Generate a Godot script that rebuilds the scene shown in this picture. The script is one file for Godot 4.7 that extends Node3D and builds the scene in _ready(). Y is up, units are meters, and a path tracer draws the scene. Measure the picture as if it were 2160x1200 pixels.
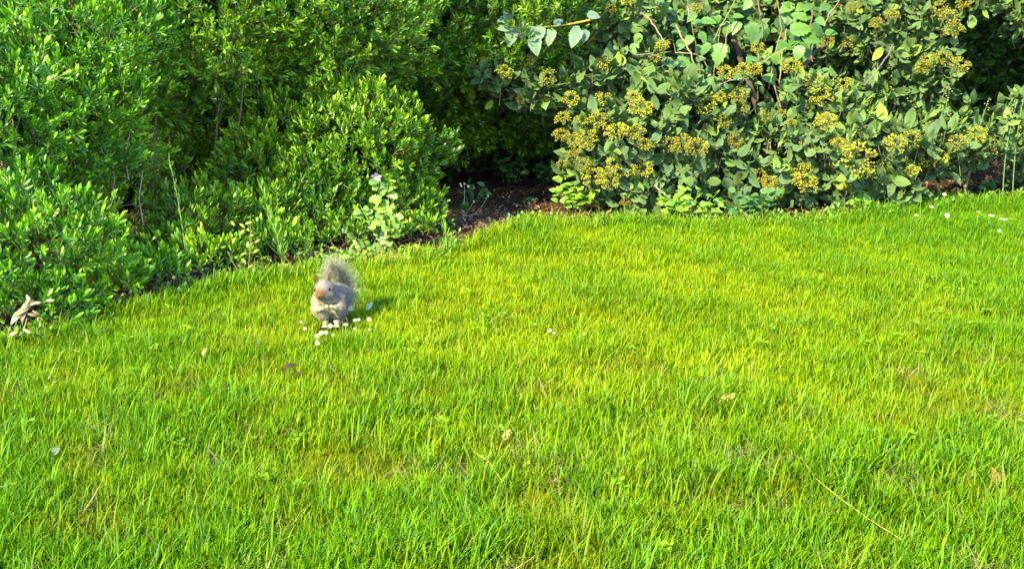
extends Node3D
# A mown lawn in low evening sun, a clipped evergreen hedge on the left, flowering viburnum on the right, a grey squirrel sitting on the lawn.
# Metres, y up. The camera stands one metre above the lawn.

const EYE := Vector3(0, 1.0, 0)
const PITCH := -0.2613
const F := 2075.0            # focal length in pixels of a 2160 x 1200 picture

var rng := RandomNumberGenerator.new()
var noise := FastNoiseLite.new()
var fine := FastNoiseLite.new()
var taken := {}
var M := {}
var edge: Array = []         # where the lawn ends, as (x, z) points

# ------------------------------------------------------------------ shapes
class Shape:
	var v := PackedVector3Array()
	var c := PackedColorArray()
	var i := PackedInt32Array()

	func tri(a: int, b: int, d: int) -> void:
		i.append(a); i.append(b); i.append(d)

	# a leaf along +y with its face to +z; profile gives half widths (0..1) at even stations
	func leaf(x: Transform3D, length: float, width: float, profile: Array, fold: float, curl: float, base: Color, tip: Color, rim: float = 1.0, teeth: float = 0.0, pleat: float = 0.0) -> void:
		var n := profile.size()
		var first := v.size()
		var ang := 0.0
		var p := Vector3.ZERO
		var step := length / float(n - 1)
		for k in n:
			var t := float(k) / float(n - 1)
			var dir := Vector3(0, cos(ang), -sin(ang))
			var nor := Vector3(0, sin(ang), cos(ang))
			var w: float = profile[k] * width * 0.5
			if teeth > 0.0 and k > 0 and k < n - 1:
				w *= 1.0 + (teeth if k % 2 == 0 else -teeth)
			var col := base.lerp(tip, t)
			var side := nor * (w * fold + (pleat * w if k % 2 == 0 else -pleat * w))
			v.append(x * (p + Vector3(-w, 0, 0) + side)); c.append(Color(col.r * rim, col.g * rim, col.b * rim))
			v.append(x * p); c.append(col)
			v.append(x * (p + Vector3(w, 0, 0) + side)); c.append(Color(col.r * rim, col.g * rim, col.b * rim))
			p += dir * step
			ang += curl / float(n - 1)
		for k in n - 1:
			var a := first + k * 3
			for s in 2:
				tri(a + s, a + s + 3, a + s + 1)
				tri(a + s + 1, a + s + 3, a + s + 4)

	func blade(x: Transform3D, length: float, width: float, curl: float, base: Color, tip: Color) -> void:
		var first := v.size()
		var ang := 0.0
		var p := Vector3.ZERO
		var n := 4
		for k in n:
			var t := float(k) / float(n - 1)
			var w := width * 0.5 * (1.0 - t * t * 0.9)
			v.append(x * (p + Vector3(-w, 0, 0))); c.append(base.lerp(tip, t))
			v.append(x * (p + Vector3(w, 0, 0))); c.append(base.lerp(tip, t))
			p += Vector3(0, cos(ang), -sin(ang)) * (length / float(n - 1))
			ang += curl / float(n - 1)
		for k in n - 1:
			var a := first + k * 2
			tri(a, a + 2, a + 1)
			tri(a + 1, a + 2, a + 3)

	func tube(pts: Array, r0: float, r1: float, sides: int, c0: Color, c1: Color) -> void:
		var first := v.size()
		var n := pts.size()
		var ref := Vector3(0.31, 0.2, 0.93)
		for k in n:
			var t := float(k) / float(maxi(n - 1, 1))
			var d: Vector3 = (pts[mini(k + 1, n - 1)] - pts[maxi(k - 1, 0)])
			d = d.normalized() if d.length() > 1e-9 else Vector3.UP
			var a := d.cross(ref).normalized()
			var b := d.cross(a)
			for s in sides:
				var q := TAU * float(s) / float(sides)
				v.append(pts[k] + (a * cos(q) + b * sin(q)) * lerpf(r0, r1, t)); c.append(c0.lerp(c1, t))
		for k in n - 1:
			for s in sides:
				var a0 := first + k * sides + s
				var a1 := first + k * sides + (s + 1) % sides
				tri(a0, a1, a0 + sides); tri(a1, a1 + sides, a0 + sides)
		var top := v.size()
		v.append(pts[n - 1]); c.append(c1)
		for s in sides:
			tri(top, first + (n - 1) * sides + s, first + (n - 1) * sides + (s + 1) % sides)

	func ball(at: Vector3, r: Vector3, col: Color, rings: int = 3, sides: int = 6) -> void:
		var first := v.size()
		v.append(at + Vector3(0, r.y, 0)); c.append(col)
		for k in rings:
			var th := PI * float(k + 1) / float(rings + 1)
			for s in sides:
				var q := TAU * (float(s) + 0.5 * float(k % 2)) / float(sides)
				v.append(at + Vector3(r.x * sin(th) * cos(q), r.y * cos(th), r.z * sin(th) * sin(q))); c.append(col)
		var last := v.size()
		v.append(at - Vector3(0, r.y, 0)); c.append(col)
		for s in sides:
			tri(first, first + 1 + s, first + 1 + (s + 1) % sides)
			tri(last, last - sides + (s + 1) % sides, last - sides + s)
		for k in rings - 1:
			for s in sides:
				var a := first + 1 + k * sides + s
				var b := first + 1 + k * sides + (s + 1) % sides
				tri(a, a + sides, b); tri(b, a + sides, b + sides)

	func mesh() -> ArrayMesh:
		var nor := PackedVector3Array()
		nor.resize(v.size())
		for k in range(0, i.size(), 3):
			var a := v[i[k]]
			var q := (v[i[k + 2]] - a).cross(v[i[k + 1]] - a)
			for s in 3:
				nor[i[k + s]] += q
		for k in nor.size():
			nor[k] = nor[k].normalized() if nor[k].length() > 1e-12 else Vector3.UP
		var arr := []
		arr.resize(Mesh.ARRAY_MAX)
		arr[Mesh.ARRAY_VERTEX] = v
		arr[Mesh.ARRAY_NORMAL] = nor
		arr[Mesh.ARRAY_COLOR] = c
		arr[Mesh.ARRAY_INDEX] = i
		var m := ArrayMesh.new()
		m.add_surface_from_arrays(Mesh.PRIMITIVE_TRIANGLES, arr)
		return m

# copies for one MultiMesh
class Copies:
	var buf := PackedFloat32Array()
	var n := 0

	func add(t: Transform3D, col: Color) -> void:
		var b := t.basis
		buf.append_array(PackedFloat32Array([b.x.x, b.y.x, b.z.x, t.origin.x, b.x.y, b.y.y, b.z.y, t.origin.y, b.x.z, b.y.z, b.z.z, t.origin.z, col.r, col.g, col.b, 1.0]))
		n += 1

# ------------------------------------------------------------------ scene helpers
func numbered(called: String) -> String:
	var k: int = taken.get(called, 0)
	taken[called] = k + 1
	return called if k == 0 else "%s_%03d" % [called, k]

func tag(o: Node, label: String, category: String, group := "") -> void:
	o.set_meta("label", label)
	o.set_meta("category", category)
	if group:
		o.set_meta("group", group)

func thing(called: String, label: String, category: String, at := Vector3.ZERO, group := "") -> Node3D:
	var o := Node3D.new()
	o.name = numbered(called)
	add_child(o, true)
	o.position = at
	tag(o, label, category, group)
	return o

func part(parent: Node3D, called: String, mesh: Mesh, mat: Material, x := Transform3D()) -> MeshInstance3D:
	var o := MeshInstance3D.new()
	var key := "%d/%s" % [parent.get_instance_id(), called]
	var k: int = taken.get(key, 0)
	taken[key] = k + 1
	o.name = called if k == 0 else "%s_%03d" % [called, k]
	o.mesh = mesh
	o.material_override = mat
	o.transform = x
	parent.add_child(o, true)
	return o

func many(parent: Node3D, called: String, mesh: Mesh, mat: Material, cp: Copies) -> MultiMeshInstance3D:
	var o := MultiMeshInstance3D.new()
	var key := "%d/%s" % [parent.get_instance_id(), called]
	var k: int = taken.get(key, 0)
	taken[key] = k + 1
	o.name = called if k == 0 else "%s_%03d" % [called, k]
	var mm := MultiMesh.new()
	mm.transform_format = MultiMesh.TRANSFORM_3D
	mm.use_colors = true
	mm.mesh = mesh
	mm.instance_count = cp.n
	mm.buffer = cp.buf
	o.multimesh = mm
	o.material_override = mat
	o.set_meta("kind", "stuff")
	parent.add_child(o, true)
	return o

func leafmat(rough: float, through: Color, spec := 0.5) -> StandardMaterial3D:
	var m := StandardMaterial3D.new()
	m.vertex_color_use_as_albedo = true
	m.roughness = rough
	m.metallic_specular = spec
	m.cull_mode = BaseMaterial3D.CULL_DISABLED
	if through.r + through.g + through.b > 0.0:
		m.backlight_enabled = true
		m.backlight = through
	return m

func rr(a: float, b: float) -> float:
	return rng.randf_range(a, b)

func ray(px: float, py: float) -> Vector3:      # direction through a point of the photograph, one metre deep
	return Basis(Vector3.RIGHT, PITCH) * Vector3((px - 1080.0) / F, (600.0 - py) / F, -1.0)

func at(px: float, py: float, depth: float) -> Vector3:
	return EYE + ray(px, py) * depth

func height(x: float, z: float) -> float:
	return noise.get_noise_2d(x * 45.0, z * 45.0) * 0.03 + noise.get_noise_2d(x * 180.0 + 70.0, z * 180.0) * 0.012

func ground(px: float, py: float) -> Vector3:
	var d := ray(px, py)
	var t := -EYE.y / d.y
	for k in 3:
		var p := EYE + d * t
		t = (height(p.x, p.z) - EYE.y) / d.y
	return EYE + d * t

func edge_at(x: float) -> float:
	for k in edge.size() - 1:
		if x <= edge[k + 1].x:
			var t := clampf((x - edge[k].x) / (edge[k + 1].x - edge[k].x), 0.0, 1.0)
			return lerpf(edge[k].y, edge[k + 1].y, t)
	return edge[-1].y

func frame_to(up: Vector3, spin: float) -> Basis:   # y along up, spun about it
	var u := up.normalized()
	var a := u.cross(Vector3(0.12, 0.31, 0.94)).normalized()
	var b := a.cross(u)
	return Basis(a, u, b) * Basis(Vector3.UP, spin)

func ball_dir() -> Vector3:
	var z := rr(-1, 1)
	var q := rr(0, TAU)
	var s := sqrt(1.0 - z * z)
	return Vector3(s * cos(q), z, s * sin(q))

func shade(c: Color, k: float) -> Color:
	return Color(c.r * k, c.g * k, c.b * k)

# ------------------------------------------------------------------ start
func _ready() -> void:
	rng.seed = 20210721
	noise.seed = 7
	noise.frequency = 0.02
	fine.seed = 31
	fine.frequency = 0.9
	var cam := Camera3D.new()
	cam.name = "camera"
	cam.position = EYE
	cam.rotation.x = PITCH
	cam.fov = rad_to_deg(2.0 * atan(600.0 / F))
	cam.far = 400.0
	cam.near = 0.05
	add_child(cam)
	cam.current = true
	var sky_mat := ProceduralSkyMaterial.new()
	sky_mat.sky_top_color = Color(0.42, 0.54, 0.74)
	sky_mat.sky_horizon_color = Color(0.80, 0.83, 0.86)
	sky_mat.ground_bottom_color = Color(0.10, 0.12, 0.06)
	sky_mat.ground_horizon_color = Color(0.45, 0.50, 0.45)
	sky_mat.sky_energy_multiplier = 1.3
	var sky := Sky.new()
	sky.sky_material = sky_mat
	var env := Environment.new()
	env.background_mode = Environment.BG_SKY
	env.sky = sky
	env.tonemap_mode = Environment.TONE_MAPPER_LINEAR
	env.tonemap_exposure = 4.7
	env.sdfgi_enabled = true
	env.ssao_enabled = true
	env.ssil_enabled = true
	var we := WorldEnvironment.new()
	we.name = "environment"
	we.environment = env
	add_child(we)
	var sun := DirectionalLight3D.new()
	sun.name = "sun"
	sun.light_color = Color(1.0, 0.93, 0.76)
	sun.light_energy = 1.45
	sun.light_angular_distance = 1.5
	sun.shadow_enabled = true
	sun.look_at_from_position(Vector3.ZERO, Vector3(0.56, -0.62, -0.55), Vector3.UP)
	add_child(sun)

	M.grass = leafmat(0.55, Color(0.8, 0.9, 0.2), 0.18)
	M.hedge = leafmat(0.36, Color(0.45, 0.6, 0.12), 0.42)
	M.vib = leafmat(0.7, Color(0.35, 0.42, 0.14), 0.2)
	M.soft = leafmat(0.5, Color(0.65, 0.75, 0.3), 0.4)
	M.bark = leafmat(0.9, Color(0, 0, 0), 0.2)
	M.petal = leafmat(0.6, Color(0.5, 0.5, 0.5), 0.3)
	M.head = leafmat(0.6, Color(0.2, 0.2, 0.1), 0.3)
	M.fur = leafmat(0.85, Color(0.25, 0.25, 0.25), 0.15)
	M.eye = leafmat(0.22, Color(0, 0, 0), 0.3)
	M.dead = leafmat(0.75, Color(0.3, 0.3, 0.2), 0.25)

	for e in [[-700, 820], [-300, 785], [0, 733], [160, 690], [350, 632], [520, 594], [700, 566], [860, 550], [950, 534], [1010, 506], [1060, 486], [1130, 472], [1300, 472], [1700, 474], [1820, 456], [2000, 428], [2300, 412], [2800, 400]]:
		var g := ground(e[0], e[1])
		edge.append(Vector2(g.x, g.z))

	build_ground()
	build_background()
	build_hedges()
	build_viburnum()
	build_tall_shrub()
	build_weeds()
	build_grass()
	build_lawn_things()
	build_daisies()
	build_squirrel()

# ------------------------------------------------------------------ ground
func build_ground() -> void:
	var s := Shape.new()
	var xs := []
	var zs := []
	var x := -4.0
	while x < 5.01:
		xs.append(x); x += 0.06
	var z := 1.0
	while z > -9.01:
		zs.append(z); z -= 0.06
	xs = [-60.0, -20.0, -8.0] + xs + [9.0, 20.0, 60.0]
	zs = [60.0, 20.0, 6.0] + zs + [-14.0, -30.0, -90.0]
	for zz in zs:
		for xx in xs:
			var lawn: float = smoothstep(-0.05, 0.1, zz - edge_at(xx) + noise.get_noise_2d(xx * 300, zz * 300) * 0.12)
			var h := height(xx, zz) - (1.0 - lawn) * 0.02 + (1.0 - lawn) * fine.get_noise_2d(xx * 9, zz * 9) * 0.02
			var k := 0.75 + 0.5 * (fine.get_noise_2d(xx * 5, zz * 5) * 0.5 + 0.5)
			var soil := Color(0.085, 0.055, 0.032)
			var thatch := Color(0.085, 0.105, 0.014)
			s.v.append(Vector3(xx, h, zz)); s.c.append(shade(soil.lerp(thatch, lawn), k))
	var w := xs.size()
	for r in zs.size() - 1:
		for q in w - 1:
			var a := r * w + q
			s.tri(a, a + w, a + 1); s.tri(a + 1, a + w, a + w + 1)
	var m := StandardMaterial3D.new()
	m.vertex_color_use_as_albedo = true
	m.roughness = 0.95
	m.metallic_specular = 0.2
	var nt := NoiseTexture2D.new()
	var nn := FastNoiseLite.new()
	nn.seed = 5
	nn.frequency = 0.03
	nn.fractal_octaves = 5
	nt.noise = nn
	nt.width = 512
	nt.height = 512
	nt.seamless = true
	var ramp := Gradient.new()
	ramp.set_color(0, Color(0.45, 0.42, 0.38))
	ramp.set_color(1, Color(1, 0.98, 0.92))
	nt.color_ramp = ramp
	m.albedo_texture = nt
	m.uv1_triplanar = true
	m.uv1_world_triplanar = true
	m.uv1_scale = Vector3(3.1, 3.1, 3.1)
	var o := MeshInstance3D.new()
	o.name = "ground"
	o.mesh = s.mesh()
	o.material_override = m
	o.set_meta("kind", "structure")
	tag(o, "bare brown soil under the shrubs and thatch under the lawn", "ground")
	add_child(o, true)
	# litter on the bare soil between hedge and viburnum
	var chip := Shape.new()
	chip.leaf(Transform3D(Basis(Vector3.RIGHT, -PI / 2)), 0.03, 0.016, [0.2, 0.9, 1.0, 0.6, 0.05], 0.3, 0.9, Color(1, 1, 1), Color(0.9, 0.85, 0.8))
	var cp := Copies.new()
	for k in 9000:
		var px := rr(0.0, 1.0)
		var p := Vector3(lerpf(-2.6, 4.2, px), 0, 0)
		p.z = edge_at(p.x) + 0.06 - absf(rng.randfn(0.0, 0.75))
		p.y = height(p.x, p.z) - 0.012 + rr(0.0, 0.012)
		var sc := rr(0.4, 1.5)
		var col: Color = [Color(0.10, 0.06, 0.035), Color(0.17, 0.10, 0.055), Color(0.26, 0.20, 0.13), Color(0.06, 0.042, 0.03), Color(0.20, 0.10, 0.05)][rng.randi() % 5]
		cp.add(Transform3D(Basis(Vector3.UP, rr(0, TAU)) * Basis(Vector3.RIGHT, rr(-0.5, 0.5)) * Basis.from_scale(Vector3(sc * rr(0.3, 1.0), sc, sc)), p), col)
	var lit := many(self, "leaf_litter", chip.mesh(), M.dead, cp)
	tag(lit, "brown leaf litter and chips scattered over the bare soil", "leaf litter")

# ------------------------------------------------------------------ foliage bushes
func lump(px: float, py: float, depth: float, r: Vector3, weight := 1.0) -> Dictionary:
	return {"c": at(px, py, depth), "r": r, "w": weight}

func rough_k(p: Vector3, amount: float) -> float:
	return 1.0 + amount * noise.get_noise_3d(p.x * 190.0, p.y * 190.0, p.z * 190.0) * 1.6 + amount * 0.5 * fine.get_noise_3d(p.x * 7.0, p.y * 7.0, p.z * 7.0)

func deep(p: Vector3, lumps: Array, skip: int) -> float:   # smallest relative radius over the other lumps
	var least := 9.0
	for k in lumps.size():
		if k == skip:
			continue
		var q: Vector3 = (p - lumps[k].c) / lumps[k].r
		least = minf(least, q.length())
	return least

func hit(px: float, py: float, lumps: Array, fallback: float) -> Vector3:
	var d := ray(px, py)
	var best := 1e9
	for l in lumps:
		var o: Vector3 = (EYE - l.c) / l.r
		var q: Vector3 = d / l.r
		var a := q.dot(q)
		var b := o.dot(q)
		var cc := o.dot(o) - 1.0
		var disc := b * b - a * cc
		if disc > 0.0:
			best = minf(best, (-b - sqrt(disc)) / a)
	return EYE + d * (best if best < 1e8 else fallback)

# shoots = Array of {mesh, leaves:[Transform3D], stem: ArrayMesh}
func make_shoots(count: int, n_leaves: int, length: float, width: float, profile: Array, stem_len: float, dull: Color, fresh: Color, fold: float) -> Array:
	var all := []
	for q in count:
		var s := Shape.new()
		var stem := Shape.new()
		var lean := Vector3(rr(-0.15, 0.15), 1, rr(-0.15, 0.15)).normalized()
		stem.tube([Vector3.ZERO, lean * stem_len * 0.5, lean * stem_len], 0.0016, 0.0009, 3, Color(0.12, 0.10, 0.04), Color(0.14, 0.22, 0.04))
		var st := []
		for k in n_leaves:
			var t := (float(k) + 0.6) / float(n_leaves)
			var out := lerpf(1.3, 0.4, t) + rr(-0.45, 0.45)
			var b := Basis(Vector3.UP, 2.4 * float(k) + rr(-0.9, 0.9)) * Basis(Vector3.RIGHT, out) * Basis(Vector3.UP, rr(-0.35, 0.35))
			var x := Transform3D(b, lean * stem_len * lerpf(0.25, 1.0, t))
			var ln := length * rr(0.75, 1.15) * (1.0 - 0.25 * absf(t - 0.6))
			x.basis = x.basis.scaled_local(Vector3(ln, ln, ln))
			var col := dull.lerp(fresh, clampf(t * t + rr(-0.45, 0.45), 0, 1))
			s.leaf(x, 1.0, width / length, profile, fold, rr(0.1, 0.7), shade(col, 0.9), shade(col, 1.1))
			st.append(x)
		s.v.append_array(stem.v)
		s.c.append_array(stem.c)
		var off := s.v.size() - stem.v.size()
		for k in stem.i:
			s.i.append(k + off)
		all.append({"mesh": s.mesh(), "leaves": st, "stem": stem.mesh()})
	return all

func sort_near(a: Array, b: Array) -> bool:
	return a[0] < b[0]

# a bush of leafy shoots: each lump's surface and several layers below it
func bush(called: String, label: String, lumps: Array, shoots: Array, leaf_meshes: Array, mat: Material, density: float, rough: float, tones: Array, size: Vector2, singles: int, branches: int, wood: Color, group := "") -> Node3D:
	var base := Vector3.ZERO
	for l in lumps:
		base += l.c / lumps.size()
	base.y = height(base.x, base.z)
	var root := thing(called, label, "bush", base, group)
	var spots := []
	for k in lumps.size():
		var l: Dictionary = lumps[k]
		var r: Vector3 = l.r
		var area := 4.0 * PI * pow((pow(r.x * r.y, 1.6) + pow(r.x * r.z, 1.6) + pow(r.y * r.z, 1.6)) / 3.0, 1.0 / 1.6)
		for n in int(area * density * l.w):
			var d := ball_dir()
			var p: Vector3 = l.c + d * r
			var out := (d / r).normalized()
			if out.dot((EYE - p).normalized()) < -0.35:
				continue
			var kk := 1.0 if rng.randf() < 0.5 else (rr(0.62, 0.98) if rng.randf() < 0.8 else rr(1.0, 1.14))
			p = l.c + d * r * kk * rough_k(p, rough)
			if p.y < height(p.x, p.z) + 0.015 or deep(p, lumps, k) < 0.72:
				continue
			var tone := noise.get_noise_3d(p.x * 120.0, p.y * 120.0, p.z * 120.0) + rr(-0.35, 0.35)
			var col: Color = tones[0].lerp(tones[1], clampf(tone + 0.5, 0, 1))
			var up := out * rr(0.3, 0.9) + Vector3.UP * rr(0.3, 1.0) + ball_dir() * 0.45
			var sc := rr(size.x, size.y)
			spots.append([p.distance_to(EYE) + (1.0 - kk) * 3.0, Transform3D(frame_to(up, rr(0, TAU)).scaled_local(Vector3.ONE * sc), p - base), col, rng.randi() % shoots.size()])
	spots.sort_custom(sort_near)
	var cps := []
	for k in shoots:
		cps.append(Copies.new())
	var put := 0
	# the shoots nearest to the lens are built leaf by leaf
	var every := maxi(1, int(spots.size() * 0.35 / maxf(1.0, singles / 9.0)))
	for k in spots.size():
		var sp: Array = spots[k]
		if put < singles and k % every == 0:
			for lx in shoots[sp[3]].leaves:
				if put >= singles:
					break
				part(root, "leaf", leaf_meshes[rng.randi() % leaf_meshes.size()], mat, sp[1] * lx)
				put += 1
		else:
			cps[sp[3]].add(sp[1], sp[2])
	for k in shoots.size():
		if cps[k].n:
			many(root, "foliage", shoots[k].mesh, mat, cps[k])
	# bare wood inside
	for n in branches:
		var l: Dictionary = lumps[rng.randi() % lumps.size()]
		var from := Vector3(l.c.x + rr(-0.12, 0.12) - base.x, 0.0, l.c.z + rr(-0.1, 0.1) - base.z)
		from.y = height(from.x + base.x, from.z + base.z) - base.y - 0.02
		var to: Vector3 = l.c - base + ball_dir() * l.r * rr(0.55, 1.0)
		var pts := []
		var bend := ball_dir() * 0.12
		for q in 7:
			var t := q / 6.0
			pts.append(from.lerp(to, t) + bend * sin(t * PI) + ball_dir() * 0.012)
		var s := Shape.new()
		s.tube(pts, rr(0.005, 0.011), 0.002, 5, wood, shade(wood, 1.3))
		for q in 4:
			var start: Vector3 = pts[2 + q]
			var dir := (ball_dir() + Vector3(0, 0.5, 0)).normalized()
			var tw := [start, start + dir * 0.07, start + dir * 0.13 + ball_dir() * 0.03]
			s.tube(tw, 0.0025, 0.001, 4, wood, shade(wood, 1.3))
		part(root, "branch", s.mesh(), M.bark)
	return root

func one_leaves(profile: Array, width: float, fold: float, curl: float, cols: Array, rim := 1.0, teeth := 0.0, pleat := 0.0) -> Array:
	var all := []
	for col in cols:
		var s := Shape.new()
		s.leaf(Transform3D(), 1.0, width, profile, fold, curl * rr(0.6, 1.5), shade(col, 0.92), shade(col, 1.08), rim, teeth, pleat)
		all.append(s.mesh())
	return all

func build_background() -> void:
	var prof := [0.12, 0.7, 1.0, 0.85, 0.05]
	var sh := make_shoots(3, 9, 0.075, 0.032, prof, 0.12, Color(0.030, 0.065, 0.012), Color(0.04, 0.09, 0.014), 0.2)
	var one := one_leaves(prof, 0.42, 0.2, 0.4, [Color(0.03, 0.065, 0.012)])
	var tones := [Color(0.8, 0.8, 0.9), Color(1.1, 1.15, 0.9)]
	bush("background_thicket", "dark evergreen thicket closing the view behind the hedge", [
		lump(0, 150, 5.6, Vector3(1.2, 1.2, 0.5)), lump(500, 150, 6.0, Vector3(1.0, 1.2, 0.5)), lump(950, 100, 6.9, Vector3(1.0, 1.3, 0.5)), lump(300, 20, 6.8, Vector3(1.2, 1.3, 0.4)), lump(750, 0, 7.2, Vector3(1.2, 1.3, 0.4))],
		sh, one, M.hedge, 950.0, 0.15, tones, Vector2(0.9, 1.4), 0, 8, Color(0.05, 0.035, 0.025))
	bush("background_thicket", "dark thicket with bare twigs in the deep shade at top right", [
		lump(1400, 80, 7.6, Vector3(1.2, 1.4, 0.5)), lump(1900, 60, 8.2, Vector3(1.3, 1.5, 0.5)), lump(2450, 80, 8.0, Vector3(1.2, 1.5, 0.6)), lump(2120, 10, 8.8, Vector3(1.3, 1.5, 0.4)), lump(1650, 10, 8.6, Vector3(1.2, 1.4, 0.4))],
		sh, one, M.hedge, 1000.0, 0.15, tones, Vector2(0.9, 1.5), 0, 14, Color(0.07, 0.05, 0.035))
	# the tree whose crown hangs over the shrubs on the right, above the picture
	var base := at(2300, 300, 7.2)
	base.y = 0.0
	var tree := thing("overhanging_tree", "small tree whose dark leafy crown shades the right background", "tree", base)
	var t := Shape.new()
	t.tube([Vector3.ZERO, Vector3(-0.1, 0.8, 0.1), Vector3(-0.3, 1.7, 0.2), Vector3(-0.6, 2.6, 0.4)], 0.08, 0.045, 8, Color(0.06, 0.045, 0.03), Color(0.08, 0.06, 0.04))
	part(tree, "trunk", t.mesh(), M.bark)
	for k in 7:
		var s := Shape.new()
		var a := Vector3(-0.3, 1.7 + 0.12 * k, 0.2)
		var b := a + Vector3(rr(-1.6, 0.9), rr(0.3, 0.9), rr(-0.6, 1.4))
		s.tube([a, a.lerp(b, 0.5) + Vector3(0, 0.15, 0), b], 0.03, 0.008, 6, Color(0.07, 0.05, 0.035), Color(0.09, 0.07, 0.04))
		part(tree, "limb", s.mesh(), M.bark)
	var cps := [Copies.new(), Copies.new(), Copies.new()]
	for k in 9000:
		var d := ball_dir()
		var p := Vector3(-0.75, 2.75, 0.35) + d * Vector3(2.1, 0.85, 1.35) * pow(rng.randf(), 0.4) * rough_k(d * 1.3, 0.25)
		if p.y + base.y < 1.72:
			continue
		cps[k % 3].add(Transform3D(frame_to(d + Vector3.UP * 0.3 + ball_dir() * 0.7, rr(0, TAU)).scaled_local(Vector3.ONE * rr(0.9, 1.5)), p), Color(1, 1, 1) if rng.randf() < 0.5 else Color(0.8, 0.85, 0.8))
	for k in 3:
		many(tree, "crown", sh[k].mesh, M.hedge, cps[k])

func build_hedges() -> void:
	var prof := [0.10, 0.42, 0.78, 1.0, 0.92, 0.25]
	var sh := make_shoots(8, 13, 0.040, 0.0105, prof, 0.075, Color(0.030, 0.105, 0.004), Color(0.140, 0.270, 0.008), 0.28)
	var one := one_leaves(prof, 0.26, 0.28, 0.4, [Color(0.04, 0.13, 0.008), Color(0.07, 0.18, 0.01), Color(0.11, 0.25, 0.012), Color(0.17, 0.30, 0.016), Color(0.08, 0.20, 0.02)])
	var tones := [Color(0.5, 0.65, 0.9), Color(1.9, 1.6, 1.4)]
	var sunlit_tones := [Color(0.6, 0.85, 1.0), Color(1.8, 1.75, 1.5)]  # sunlit look of the left bush, put into its leaf tones
	var wood := Color(0.13, 0.09, 0.065)
	bush("evergreen_hedge_bush", "bright green small-leaved bush at the far left, reaching nearest to the lawn", [
		lump(30, 575, 3.62, Vector3(0.36, 0.28, 0.30)), lump(60, 665, 3.42, Vector3(0.20, 0.09, 0.16)), lump(200, 640, 3.66, Vector3(0.18, 0.09, 0.16)), lump(-160, 640, 3.4, Vector3(0.25, 0.25, 0.2)), lump(-90, 330, 3.95, Vector3(0.45, 0.45, 0.4)), lump(100, 270, 4.15, Vector3(0.36, 0.34, 0.34)),
		lump(150, 110, 4.3, Vector3(0.40, 0.26, 0.36)), lump(130, 560, 3.9, Vector3(0.18, 0.15, 0.2)), lump(-60, 60, 4.3, Vector3(0.2, 0.3, 0.3)), lump(310, 605, 3.86, Vector3(0.16, 0.09, 0.15)), lump(110, -10, 4.4, Vector3(0.12, 0.12, 0.15))],
		sh, one, M.hedge, 1000.0, 0.30, sunlit_tones, Vector2(0.7, 1.08), 300, 16, wood, "evergreen hedge bushes along the lawn")
	bush("evergreen_hedge_bush", "tall green small-leaved bush behind the rounded one, filling the top left", [
		lump(420, 50, 4.8, Vector3(0.5, 0.36, 0.4)), lump(680, 40, 5.0, Vector3(0.45, 0.36, 0.4)), lump(460, 230, 5.2, Vector3(0.36, 0.30, 0.3)),
		lump(300, 140, 4.7, Vector3(0.28, 0.27, 0.3)), lump(640, 180, 5.25, Vector3(0.32, 0.24, 0.3)), lump(400, 370, 5.2, Vector3(0.2, 0.2, 0.2)), lump(270, 460, 4.75, Vector3(0.24, 0.16, 0.14))],
		sh, one, M.hedge, 900.0, 0.34, tones, Vector2(0.72, 1.08), 300, 16, wood, "evergreen hedge bushes along the lawn")
	bush("evergreen_hedge_bush", "rounded green bush in front of the hedge, right behind the squirrel", [
		lump(760, 330, 4.95, Vector3(0.35, 0.31, 0.33)), lump(660, 440, 4.8, Vector3(0.27, 0.20, 0.25)), lump(820, 450, 4.95, Vector3(0.22, 0.18, 0.22)),
		lump(600, 300, 4.95, Vector3(0.2, 0.18, 0.2)), lump(430, 500, 4.4, Vector3(0.20, 0.19, 0.2)), lump(370, 550, 4.2, Vector3(0.15, 0.10, 0.15)),
		lump(540, 490, 4.6, Vector3(0.2, 0.18, 0.2)), lump(540, 390, 4.8, Vector3(0.16, 0.2, 0.18)), lump(430, 575, 4.1, Vector3(0.16, 0.09, 0.14)), lump(580, 550, 4.35, Vector3(0.16, 0.10, 0.14)), lump(720, 530, 4.55, Vector3(0.18, 0.10, 0.14)), lump(860, 515, 4.72, Vector3(0.14, 0.08, 0.12))],
		sh, one, M.hedge, 1000.0, 0.30, tones, Vector2(0.72, 1.08), 300, 16, wood, "evergreen hedge bushes along the lawn")
	bush("evergreen_hedge_bush", "shaded dark green bush standing back between the rounded bush and the viburnum", [
		{"c": Vector3(-1.05, 1.85, -5.3), "r": Vector3(0.75, 0.36, 0.42), "w": 0.7}, lump(870, 50, 5.55, Vector3(0.45, 0.36, 0.38)), lump(1080, 50, 5.75, Vector3(0.45, 0.36, 0.38)), lump(900, 200, 6.0, Vector3(0.32, 0.26, 0.3)),  # first lump is an unseen overhang, added above the view to cast shade
		lump(1060, 215, 6.2, Vector3(0.36, 0.26, 0.3)), lump(1190, 130, 6.2, Vector3(0.4, 0.42, 0.35)), lump(1170, 250, 6.5, Vector3(0.3, 0.22, 0.3)), lump(950, 290, 6.1, Vector3(0.2, 0.13, 0.2))],
		sh, one, M.hedge, 850.0, 0.36, tones, Vector2(0.72, 1.08), 300, 0, wood, "evergreen hedge bushes along the lawn")

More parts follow.
